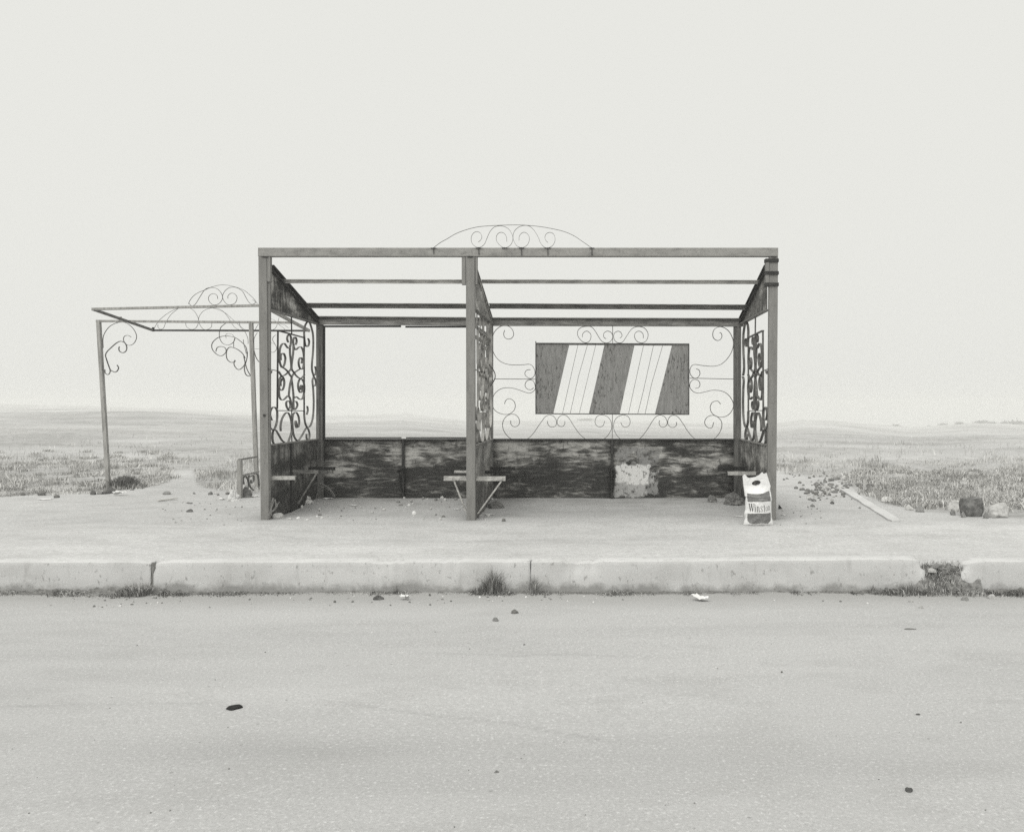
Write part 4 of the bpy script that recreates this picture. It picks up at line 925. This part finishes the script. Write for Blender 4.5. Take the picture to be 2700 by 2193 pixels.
# rubble heap: every stone its own object
lib = []
for k in range(8):
    vs, fs = rock_mesh(1, R.uniform(.7, 1), R.uniform(.55, .85), 100 + k, sub=1); me = bpy.data.meshes.new('rubble_stone'); me.from_pydata(vs, [], fs); lib.append(me)
libm = {}
def libmesh(k, m):
    key = (k, m.name)
    if key not in libm: c_ = lib[k].copy(); c_.materials.append(m); libm[key] = c_
    return libm[key]
def lstone(name, px, py, wpx, m, label, cat, group):
    x, y, z = at_ground(px, py); s = wpx / (F / y) / 2
    o = bpy.data.objects.new(name, libmesh(R.randrange(8), m)); COL.objects.link(o); o.location = (x, y, z - s * .1); o.scale = (s, s, s * R.uniform(1.0, 1.7)); o.rotation_euler.z = R.uniform(0, 6)
    return tag(o, label, cat, group)
# pieces one can point at
for px, py, wv, m, lb in ((2194, 1328, 15, M_rockd, 'dark round stone at the front right of the rubble heap'), (2145, 1321, 22, M_rock, 'grey stone at the front of the rubble heap, left of the dark round one'),
        (2143, 1336, 18, M_rock, 'foremost grey stone in front of the rubble heap'), (2110, 1311, 8, M_rock, 'tiny grey stone left of the rubble heap'), (2267, 1340, 9, M_rock, 'tiny grey stone left of the concrete strip'),
        (2112, 1292, 16, M_clod, 'dark clod at the left edge of the rubble heap'), (2127, 1295, 14, M_clod, 'dark clod second from the left edge of the rubble heap')):
    lstone('rubble_stone', px, py, wv, m, lb, 'stone', 'stones around the rubble heap')
for k in range(170):
    t = R.random(); cx = 2180 + R.gauss(0, 34); cy = 1288 + R.gauss(0, 16) + (cx - 2175) * -.12
    if cy > 1322 or cy < 1258 or cx < 2095 or cx > 2262: cx = 2150 + R.random() * 85; cy = 1270 + R.random() * 40
    lstone('rubble_stone', cx, cy, R.choice((8, 9, 10, 12, 14, 17)), R.choice((M_rock, M_rock, M_clod, M_rockl, M_rock, M_rockl)), 'small broken stone in the rubble heap right of the shelter', 'stone', 'loose stones of the rubble heap')
for k in range(26):
    lstone('rubble_stone', R.uniform(2065, 2235), R.uniform(1246, 1266), R.choice((5, 6, 8, 9)), R.choice((M_rock, M_clod)), 'small stone along the back edge of the bare dirt right of the shelter', 'stone', 'stones along the back of the bare dirt')
for k in range(16):
    lstone('turf_clod', R.uniform(2262, 2350), R.uniform(1262, 1290), R.choice((12, 16, 20)), M_clod, 'dark clod lying in the grass behind the concrete strip', 'clod', 'dark clods behind the concrete strip')
# stones along the left turf edge
EDGE = [(110, 1306, 26, M_clod, 0), (60, 1306, 16, M_clod, 0), (245, 1304, 22, M_rockd, 0), (262, 1303, 18, M_rock, 0), (278, 1302, 26, M_rockd, 0), (292, 1300, 30, M_rockd, 0), (150, 1312, 18, M_clod, 0), (348, 1292, 12, M_rock, 0), (360, 1288, 14, M_rock, 0), (372, 1286, 12, M_clod, 0),
        (415, 1279, 14, M_rockl, 0), (428, 1274, 12, M_rockl, 0), (512, 1302, 12, M_rock, 0), (555, 1304, 16, M_rock, 0), (570, 1302, 14, M_rockl, 0), (600, 1303, 16, M_clod, 0), (575, 1306, 10, M_rock, 0)]
for px, py, wv, m, _ in EDGE: lstone('edge_stone', px, py, wv, m, 'small stone or clod along the front edge of the turf left of the shelter', 'stone', 'stones along the left turf edge')
scrap('crumpled_paper', 316, 1306, 36, 20, M_paper, 'bright crumpled paper at the foot of the leaning left post', 'paper', seed=3, lift=.6)
scrap('paper_piece', 120, 1317, 34, 5, M_paper, 'thin pale paper strip in front of the turf at the far left', 'paper', seed=5)
scrap('paper_piece', 586, 1317, 22, 10, M_paper, 'pale flat paper left of the bench side', 'paper', seed=7)
crumple('crumpled_bag', 617, 1320, 26, 26, M_paper, 'crumpled white bag against the left of the low bench side', 'bag', seed=44)
crumple('dark_rag', 652, 1311, 24, 24, M_rag, 'dark rag bundled under the scrolls of the low bench side', 'rag', seed=45)
scrap('paper_piece', 674, 1311, 18, 12, M_paper, 'pale paper between the low bench side and the shelter post', 'paper', seed=8)
prock('dark_stone', 502, 1349, 22, 7, M_rockd, 'flat black stone on the dirt left of the shelter', 'stone', seed=50)
prock('brown_stone', 441, 1303, 24, 10, M_rock, 'flat grey stone in the dirt gap between the two turf patches', 'stone', seed=51)
x, y, z = at_ground(440, 1320); mb = MB(); mb.bar((x - .05, y - .1, z + .012), (x + .05, y + .12, z + .016), .012, .03, A=(0, 0, 1)); o = mb.build('wood_sliver', M_wood, None, (x, y, z)); tag(o, 'pale wood sliver lying slantwise on the dirt left of the shelter', 'wood')
scrap('leaf_litter', 500, 1327, 22, 5, M_rag, 'thin grey scrap above the flat black stone', 'scrap', seed=52)
# litter inside the shelter
prock('paper_cup', 735, 1352, 22, 16, M_rockl, 'upper of two pale lumps behind the left front post', 'stone', seed=61, sub=3)
prock('pale_lump', 733, 1366, 32, 14, M_rockl, 'lower wider pale lump behind the left front post', 'stone', seed=62, sub=3)
crumple('rag_bundle', 803, 1327, 34, 20, M_rockl, 'crumpled pale rag at the foot of the left wall strut', 'rag', seed=63)
crumple('rag_bundle', 842, 1306, 26, 24, M_rag, 'grey rag inside the wire hoop in the left back corner', 'rag', seed=64)
scrap('paper_piece', 931, 1332, 26, 6, M_paper, 'pale flat card on the dirt in the middle of the left bay', 'paper', seed=65, lift=.2)
scrap('paper_piece', 865, 1315, 24, 6, M_paper, 'pale paper below the wire hoop', 'paper', seed=66)
scrap('paper_piece', 890, 1305, 26, 5, M_paper, 'pale sheet lying against the back wall right of the wire hoop', 'paper', seed=67)
prock('dark_clod', 1169, 1363, 12, 6, M_clod, 'small dark clod left of the middle post', 'clod', seed=68)
prock('dark_clod', 1328, 1374, 12, 8, M_clod, 'small dark clod right of the middle post', 'clod', seed=69)
crumple('rag_bundle', 1308, 1338, 36, 16, M_rag, 'grey crumpled rag at the right foot of the middle wall', 'rag', seed=70)
scrap('paper_piece', 1290, 1358, 26, 7, M_paper, 'pale paper right of the middle post foot', 'paper', seed=71)
scrap('paper_piece', 1206, 1343, 18, 4, M_paper, 'pale paper left of the middle post foot', 'paper', seed=72)
crumple('rag_bundle', 1878, 1322, 22, 14, M_rag, 'small grey rag in the right back corner, left of the large one', 'rag', seed=73)
crumple('rag_bundle', 1935, 1328, 46, 26, M_rag, 'large dark crumpled rag in the right back corner of the shelter', 'rag', seed=74)
scrap('paper_plate', 1947, 1362, 26, 6, M_paper, 'pale oval scrap just left of the carrier bag', 'paper', seed=75, lift=.2)
scrap('paper_piece', 2066, 1359, 16, 6, M_paper, 'pale paper right of the right front post', 'paper', seed=76)
mb = MB(); x, y, z = at_ground(2057, 1342); mb.add([(x - .02, y, z), (x + .03, y + .02, z), (x - .012, y + .01, z + .05), (x + .0, y + .04, z)], [(0, 1, 2), (1, 3, 2), (3, 0, 2), (0, 3, 1)]); o = mb.build('glass_shard', M_rubber, None, (x, y, z)); tag(o, 'black pointed shard right of the right front post', 'shard')
G_ = 'small pale litter crumbs on the dirt under the shelter'
for k in range(100):
    px = R.uniform(730, 1300) if k % 3 else R.uniform(1050, 1340); py = R.uniform(1318, 1372) if k % 3 else R.uniform(1308, 1320)
    lstone('litter_crumb', px, py, R.choice((5, 6, 8, 10, 13)), R.choice((M_paper, M_rockl, M_rockl, M_rock)), 'small pale crumb of litter on the dirt under the shelter', 'litter', G_)
for k in range(36):
    lstone('gravel_piece', R.uniform(420, 690), R.uniform(1315, 1400), R.choice((4, 5, 7)), R.choice((M_rock, M_rockl, M_clod)), 'small bit of gravel on the dirt left of the shelter', 'gravel', 'gravel bits left of the shelter')
for k in range(24):
    lstone('gravel_piece', R.uniform(2055, 2180), R.uniform(1335, 1385), R.choice((4, 5, 7)), R.choice((M_rock, M_rockl)), 'small bit of gravel on the dirt right of the right post', 'gravel', 'gravel bits right of the shelter')
# wire hoop and dry twigs
x, y, z = at_ground(850, 1318)
mb = MB(); q = [P(660 + u / 3.053, 1100 + v / 3.053, y - .0) for u, v in cr([(498, 650), (494, 600), (500, 560), (520, 533), (565, 530), (620, 560), (660, 600), (682, 640)])]
mb.tube(q, .0045, 5); q = [P(660 + u / 3.053, 1100 + v / 3.053, y + .03) for u, v in cr([(530, 655), (545, 600), (585, 560), (640, 590), (670, 640)])]; mb.tube(q, .0035, 5)
o = mb.build('wire_hoop', M_wire, None, (x, y, z)); tag(o, 'bent loop of wire standing in the left back corner of the shelter', 'wire')
mb = MB(); y = 7.28
for pts in ([(135, 825), (165, 740), (180, 650)], [(150, 810), (175, 720), (200, 660), (205, 720)], [(140, 800), (190, 740), (235, 680)], [(170, 790), (172, 700), (190, 650)], [(180, 760), (215, 720), (210, 690)]):
    mb.tube([P(660 + u / 3.053, 1100 + v / 3.053, y) for u, v in cr(pts, 4)], .004, 4)
o = mb.build('dry_twig', M_wire, None, tuple(P(706, 1370, y))); tag(o, 'tangle of dry stalks at the foot of the left front post', 'dry plant')
# on the road
prock('dark_debris', 617, 1864, 42, 9, M_rubber, 'flat black lump lying alone on the left of the road', 'debris', seed=81, sub=3)
prock('road_stone', 1307, 1636, 20, 11, M_rock, 'dark stone on the road below the weed tuft, the left one of two', 'stone', seed=82)
prock('road_stone', 1357, 1616, 20, 9, M_clod, 'dark crumpled leaf like clod on the road, right of the small stone', 'clod', seed=83)
prock('road_stone', 2397, 2084, 22, 11, M_rockd, 'small dark pebble near the bottom right of the road', 'stone', seed=84)
prock('road_stone', 1309, 2034, 12, 8, M_rock, 'tiny pebble near the bottom centre of the road', 'stone', seed=85)
prock('road_stone', 2420, 1884, 14, 5, M_rockd, 'tiny dark chip right of centre low on the road', 'stone', seed=86)
prock('road_twig', 2398, 1660, 38, 5, M_rag, 'thin dark twig piece on the road near the weedy kerb gap', 'twig', seed=87, dp=.3)
scrap('crushed_packet', 1846, 1583, 46, 16, M_paper, 'crushed white packet lying open in the gutter below the long kerb block', 'packet', seed=88, lift=.8)
x, y, z = at_ground(1848, 1580); rock('packet_hole', x, y + .01, z + .012, .022, .014, .010, 8, M_rockd, 'dark hollow in the crushed white packet', 'packet') if False else None
prock('gutter_stone', 998, 1580, 30, 14, M_rockd, 'dark stone in the gutter left of the small crushed cup', 'stone', seed=89)
scrap('crushed_cup', 1068, 1581, 30, 14, M_paper, 'small crushed pale cup in the gutter left of the weed tuft', 'cup', seed=90, lift=.9)
prock('gutter_stone', 2545, 1581, 22, 13, M_rock, 'grey stone in the gutter below the weedy gap', 'stone', seed=91)
prock('gutter_stone', 2613, 1573, 22, 11, M_rockl, 'pale stone in the gutter right of the weedy gap', 'stone', seed=92)
prock('gutter_stone', 2402, 1588, 16, 9, M_rockl, 'pale stone in the gutter left of the weedy gap', 'stone', seed=93)
prock('gutter_stone', 2428, 1606, 13, 8, M_rockl, 'small pale pebble in the road left of the weedy gap', 'stone', seed=94)
for k in range(90):
    px = R.choice((R.gauss(330, 90), R.uniform(0, 2700), R.gauss(950, 180), R.gauss(1400, 120))); py = R.uniform(1566, 1600)
    if 0 < px < 2700: lstone('gutter_crumb', px, py, R.choice((4, 5, 6, 8, 10)), R.choice((M_paper, M_rockl, M_rock, M_clod)), 'small crumb of stone or litter in the gutter along the kerb', 'litter', 'litter crumbs in the gutter')
for k in range(42):
    lstone('road_grit', R.uniform(20, 2680), 1600 + 590 * R.random() ** .8, R.choice((3, 4, 5, 7)), R.choice((M_rock, M_clod, M_rock)), 'tiny bit of grit lying on the open road', 'grit', 'grit scattered on the road')

# ------------------------------------------------------------------ grass and weeds
def blade_mat(name, lo, hi):
    m, n, b = mat(name, .8, spec=.15)
    at = n.nodes.new('ShaderNodeAttribute'); at.attribute_name = 'tone'
    n.links.new(ramp(n, at.outputs['Fac'], [(0, g3(lo, .08)), (1, g3(hi, .04))]), b.inputs['Base Color'])
    return m
M_grass = blade_mat('dry_grass', .22, .62)
M_weed = blade_mat('kerb_weed', .09, .46)
def blades(name, x, y, z, h, wd, tone, material, lean=.5, az=None):
    n = len(x); az_ = rng.uniform(0, 2 * np.pi, n) if az is None else az; fa = rng.uniform(0, 2 * np.pi, n); ln = rng.normal(0, lean, n) * h
    ux, uy = np.cos(fa), np.sin(fa); dx, dy = np.cos(az_), np.sin(az_)
    co = np.zeros((n, 5, 3), np.float32); hw = wd / 2
    co[:, 0] = np.stack([x - ux * hw, y - uy * hw, z - .01], -1); co[:, 1] = np.stack([x + ux * hw, y + uy * hw, z - .01], -1)
    mx, my, mz = x + dx * ln * .3, y + dy * ln * .3, z + h * .55
    co[:, 2] = np.stack([mx + ux * hw * .8, my + uy * hw * .8, mz], -1); co[:, 3] = np.stack([mx - ux * hw * .8, my - uy * hw * .8, mz], -1)
    co[:, 4] = np.stack([x + dx * ln, y + dy * ln, z + h * (1 - .25 * np.minimum(1, np.abs(ln / h)))], -1)
    base = (np.arange(n) * 5)[:, None]
    loops = np.concatenate([base + [0, 1, 2, 3], base + [3, 2, 4]], 1).ravel().astype(np.int32)
    st = (np.arange(n)[:, None] * 7 + np.array([0, 4])).ravel().astype(np.int32); tt = np.tile([4, 3], n).astype(np.int32)
    me = bpy.data.meshes.new(name); me.vertices.add(n * 5); me.vertices.foreach_set('co', co.ravel())
    me.loops.add(len(loops)); me.loops.foreach_set('vertex_index', loops); me.polygons.add(2 * n); me.polygons.foreach_set('loop_start', st); me.polygons.foreach_set('loop_total', tt)
    at = me.attributes.new('tone', 'FLOAT', 'POINT'); at.data.foreach_set('value', np.repeat(tone, 5).astype(np.float32))
    me.materials.append(material); me.update(); me.validate(); o = bpy.data.objects.new(name, me); COL.objects.link(o); return o
# turf: density falls off with distance
N = 430000
yy = 8.3 * (34 / 8.3) ** (rng.random(N) ** 1.25); az = rng.uniform(-250, 2950, N); xx = (az - CX) * yy / F
g_ = grass_mask(xx, yy)
side_ = np.where(az < 900, 1.0, np.where(az > 2040, 1.0, .35))
clump = np.clip(.50 + 1.9 * fbm(xx * 1.6, yy * 1.6, 4), .03, 1.4)
keep = rng.random(N) < g_ * clump * side_ * (1 - smooth(15, 34, yy) * .6)
inside = (xx > XL - .1) & (xx < XR + .1) & (yy < 9.0)
keep &= ~inside
keep &= rng.random(N) < 1 - smooth(11, 17, yy) * .93
xx, yy = xx[keep], yy[keep]; zz = gz(xx, yy)
cl = fbm(xx * 1.3 + 30, yy * 1.3, 4)
hh = (.02 + .055 * rng.random(len(xx))) * np.clip(.7 + 2.2 * cl, .25, 2.2) * (1 + .5 * smooth(8, 14, yy))
tn = np.clip(.45 + 1.5 * fbm(xx * 2.1, yy * 2.1 + 40, 4) + rng.normal(0, .2, len(xx)), 0, 1)
gr = blades('grass', xx, yy, zz, hh, .0045 + .0004 * yy * rng.random(len(xx)), tn, M_grass, .6); tag(gr, 'low dry grass covering the field behind the dirt', 'grass', kind='stuff')
# leafy darker weeds amid the turf (right side): broader leaves
N = 26000; c_x = rng.uniform(2240, 2750, 260); c_py = rng.uniform(1240, 1350, 260)
cxs, cys = [], []
for px, py in zip(c_x, c_py):
    X, Y, Z = at_ground(px, py)
    if float(grass_mask(X, Y)) > .5: cxs.append(X); cys.append(Y)
for px, py in zip(rng.uniform(-40, 460, 110), rng.uniform(1190, 1300, 110)):
    X, Y, Z = at_ground(px, py)
    if float(grass_mask(X, Y)) > .5: cxs.append(X); cys.append(Y)
cxs, cys = np.array(cxs), np.array(cys); k = rng.integers(0, len(cxs), N)
wx = cxs[k] + rng.normal(0, .07, N); wy = cys[k] + rng.normal(0, .07, N); r_ = np.hypot(wx - cxs[k], wy - cys[k])
cs = rng.random(len(cxs))[k]
wd_ = blades('weed', wx, wy, gz(wx, wy), (.03 + .07 * rng.random(N)) * (.6 + .8 * cs) * np.exp(-r_ * 3), .006 + .009 * rng.random(N), np.clip(.15 + .5 * cs + rng.normal(0, .25, N), 0, 1), M_grass, .8)
wd_.name = 'leafy_scrub'; tag(wd_, 'leafy dark weeds growing through the dry grass', 'weeds', kind='stuff')
# fringe of weeds and dirt against the kerb foot
def kerbx(px): return (px - CX) * 5.37 / F
segs = [(-60, 60, .02, 900), (150, 400, .04, 3200), (270, 400, .05, 1300), (430, 510, .02, 700), (590, 640, .014, 250), (860, 1000, .010, 400), (980, 1110, .018, 900), (1240, 1420, .028, 3000), (1420, 1500, .024, 1200), (1500, 1660, .018, 1600), (1660, 1800, .010, 500), (1800, 1850, .02, 450), (1900, 2150, .008, 700), (2080, 2130, .022, 350), (2200, 2340, .02, 1100), (2330, 2440, .032, 1500), (2430, 2560, .03, 1000), (2560, 2740, .028, 1800), (0, 2700, .007, 4500)]
xs, ys, hs, tn = [], [], [], []
for a0, a1, h_, n_ in segs:
    px = rng.uniform(a0, a1, n_); x_ = kerbx(px); t = rng.random(n_); y_ = 5.372 - np.abs(rng.normal(0, .045, n_))
    xs.append(x_); ys.append(y_); hs.append(h_ * (.2 + .75 * t ** 2) * np.clip(.8 + 2.2 * fbm(x_ * 9, y_ * 0 + 3, 4), .05, 2.2)); tn.append(np.clip(.45 + .9 * fbm(x_ * 5, y_ * 5, 3) + rng.normal(0, .25, n_), 0, 1))
xs, ys, hs, tn = map(np.concatenate, (xs, ys, hs, tn))
zs = np.full(len(xs), -.208)
o = blades('gutter_weeds', xs, ys, zs, hs, .003 + .005 * rng.random(len(xs)), tn, M_weed, 1.0); tag(o, 'short weeds and dry stalks along the foot of the kerb', 'weeds', kind='stuff')
# washed-up earth lying in a low wedge against the kerb foot
gx = np.arange(-5.2, 4.2, .012); gy = np.linspace(0, 1, 9); GX, GY = np.meshgrid(gx, gy)
hgt = np.clip(.010 + .018 * (fbm(GX * 1.7 + 2, GX * 0 + 4, 5) + .12) + .022 * fbm(GX * 22, GY * 4, 4), .0, .06) * np.interp(GX, [-4.0, -3.6, -3.0, -2.9, -2.2, .0, 2.0, 3.2], [1.6, 1.2, 2.2, 1.0, .6, .8, .7, 1.6])
wid = .05 + .10 * np.clip(fbm(GX * 1.1 + 9, GX * 0 + 2, 4) + .4, 0, 1.2)
GZ = -.211 + hgt * (1 - GY) ** 1.6 - .012 * GY + .004 * fbm(GX * 30, GY * 6, 2); GYY = 5.378 - wid * GY
gd = grid_mesh('gutter_dirt', GX, GYY, GZ, {}, simple('washed_dirt', .17, .06, .95, .6, 60, 1.0)); tag(gd, 'dark washed dirt heaped in a thin line against the kerb foot', 'dirt', kind='stuff')
# the tall tufts one can point at
def tuft(px, py0, hpx, spread, n, label, seed, tone=.35, Y=5.36, lean=.45, name='weed_tuft'):
    global rng
    keep_rng = rng; rng = np.random.default_rng(seed); S = F / Y; x0 = (px - CX) * Y / F; z0 = CAMZ - (py0 - CY) * Y / F
    x = x0 + rng.normal(0, spread / S * .35, n); y = Y - np.abs(rng.normal(0, .02, n)); h = hpx / S * (.25 + .75 * rng.random(n) ** 2) * np.exp(-np.abs(x - x0) * S / spread * .7)
    o = blades(name, x, y, np.full(n, z0), h, .0035 + .003 * rng.random(n), np.clip(tone + rng.normal(0, .2, n), 0, 1), M_weed, lean); rng = keep_rng
    return tag(o, label, 'weed', None)
tuft(1302, 1566, 92, 40, 420, 'tallest tuft of dark grass blades at the kerb foot near the middle', 5, .22)
tuft(1290, 1568, 45, 60, 900, 'low dense grass tuft around the tallest blades at the kerb foot', 15, .3)
tuft(2400, 1570, 48, 30, 300, 'fan of pale weeds just left of the broken kerb end', 6)
tuft(2380, 1568, 40, 24, 200, 'small upright weed left of the fan at the broken kerb end', 16)
tuft(2300, 1567, 36, 20, 160, 'thin weed tuft halfway along the right end of the long kerb block', 7)
tuft(1408, 1566, 66, 12, 260, 'pale weed climbing the kerb face at the joint right of the tallest tuft', 18, .5, lean=.35)
tuft(1045, 1560, 26, 8, 40, 'single dark stalk above the crushed cup in the gutter', 8, .1, lean=.1)
# broken gap in the kerb: earth ramp with roots and rubble
mb = MB(); xa, xb_ = kerbx(2418), kerbx(2585); N1, N2 = 60, 26; V = []; Fc = []
for j in range(N2 + 1):
    for i in range(N1 + 1):
        x = xa + (xb_ - xa) * i / N1; t = j / N2; y = 5.33 + .155 * t
        c = math.sin(math.pi * i / N1) ** .5
        z = -.21 + .19 * (t ** .75) + .030 * float(fbm(x * 14, t * 5, 4)) * math.sin(math.pi * min(t + .1, 1)) - .015 * (1 - c)
        V.append((x, y + .03 * float(fbm(x * 11 + 3, t * 4, 3)), z))
for j in range(N2):
    for i in range(N1): a0 = j * (N1 + 1) + i; Fc.append((a0, a0 + 1, a0 + N1 + 2, a0 + N1 + 1))
mb.add(V, Fc); M_earth = simple('loose_earth', .25, .05, .95, .7, 40, 1.0); o = mb.build('earth_ramp', M_earth, None, (kerbx(2500), 5.4, -.2), sm=True); tag(o, 'dark crumbled earth filling the broken gap in the kerb', 'earth')
M_st = None
n = 750; px = rng.normal(2490, 28, n); t = rng.random(n); px = np.clip(px, 2436, 2550); x = kerbx(px); y = 5.33 + .14 * t; z = -.20 + .17 * t ** .75
o = blades('gap_weeds', x, y, z, .012 + .03 * rng.random(n), .003 + .004 * rng.random(n), np.clip(.65 + rng.normal(0, .3, n), 0, 1), M_weed, 1.6); tag(o, 'tangle of dry roots and weeds in the broken kerb gap', 'weeds', kind='stuff')
for px, py, wv, m in ((2458, 1508, 26, M_rockl), (2515, 1500, 18, M_rock), (2488, 1545, 18, M_rock), (2470, 1496, 30, M_rock), (2500, 1530, 20, M_rockl), (2540, 1512, 22, M_rockl), (2476, 1518, 16, M_rockd)):
    Y = 5.40; S = F / Y; p = P(px, py, Y); o = bpy.data.objects.new('gap_stone', libmesh(R.randrange(8), m)); COL.objects.link(o); o.location = p; s = wv / S / 2; o.scale = (s, s, s); tag(o, 'broken chunk of concrete half buried in the kerb gap', 'stone', 'broken chunks in the kerb gap')
# joint earth between kerb blocks
for px0, px1, lb in ((395, 406, 'dark earth packed into the joint right of the leftmost kerb block'),):
    mb = MB(); V = []; Fc = []
    for j in range(9):
        for i in range(7):
            x = kerbx(px0) + (kerbx(px1) - kerbx(px0)) * i / 6; z = -.215 + .205 * j / 8
            V.append((x, 5.392 + .012 * float(fbm(x * 60, z * 40, 3)) - (.02 * (1 - j / 8)), z))
    for j in range(8):
        for i in range(6): a0 = j * 7 + i; Fc.append((a0, a0 + 1, a0 + 8, a0 + 7))
    mb.add(V, Fc); o = mb.build('joint_earth', M_clod, None, (kerbx(px0), 5.39, -.2)); tag(o, lb, 'earth')
# dark grass hummock at the foot of the left canopy post
x, y, z = at_ground(308, 1290)
n = 1500; hx = x + rng.normal(0, .09, n); hy = y + .15 + rng.normal(0, .08, n)
o = blades('grass_hummock', hx, hy, gz(hx, hy), .16 * np.exp(-((hx - x) / .13) ** 2) * (.4 + .6 * rng.random(n)) + .03, .010 + .006 * rng.random(n), np.clip(.16 + rng.normal(0, .14, n), 0, 1), M_weed, .4); tag(o, 'dark grassy hummock at the foot of the leaning left canopy post', 'grass tuft')

# far bushes on the horizon at the right
for k, (px, py, wv, hv) in enumerate(((2362, 1120, 14, 8), (2488, 1116, 16, 8), (2530, 1112, 16, 8), (2590, 1108, 26, 9), (2618, 1109, 12, 6), (2650, 1113, 14, 8), (2680, 1112, 30, 12), (2450, 1116, 8, 5), (1545, 1101, 26, 7))):
    Y = 230 if px > 2000 else 200; X = (px - CX) * Y / F; Z = gz1(X, Y); S = F / Y; w_ = wv / S; h_ = hv / S; n = 260
    rr = rng.normal(0, .33, (n, 3)); bx = X + rr[:, 0] * w_; by = Y + rr[:, 1] * w_; bz = Z + np.abs(rr[:, 2]) * h_ * .9 
    o = blades('far_bush', bx, by, bz, np.full(n, h_ * .35), np.full(n, w_ * .10), rng.random(n) * .5 + (.45 if px < 2000 else 0), M_weed, .8)
    tag(o, 'low dark bush on the hazy horizon', 'bush', 'low bushes along the horizon')

# ------------------------------------------------------------------ haze
mb = MB(); mb.box((-700, -30, -22), (700, RIDGE + 150, 3.6)); hz = mb.build('haze', None, None, (0, 0, 0)) if False else None
def haze(dens):
    mb = MB(); mb.box((-760, -70, -24), (760, RIDGE + 110, 4.2)); m = bpy.data.materials.new('haze_air'); m.use_nodes = True; n = m.node_tree; n.nodes.clear()
    o_ = n.nodes.new('ShaderNodeOutputMaterial'); v = n.nodes.new('ShaderNodeVolumePrincipled'); v.inputs['Color'].default_value = (1, 1, .985, 1); v.inputs['Density'].default_value = dens; v.inputs['Anisotropy'].default_value = .5
    n.links.new(v.outputs[0], o_.inputs['Volume']); o = mb.build('haze', m); tag(o, kind='stuff'); return o
haze(.0040)
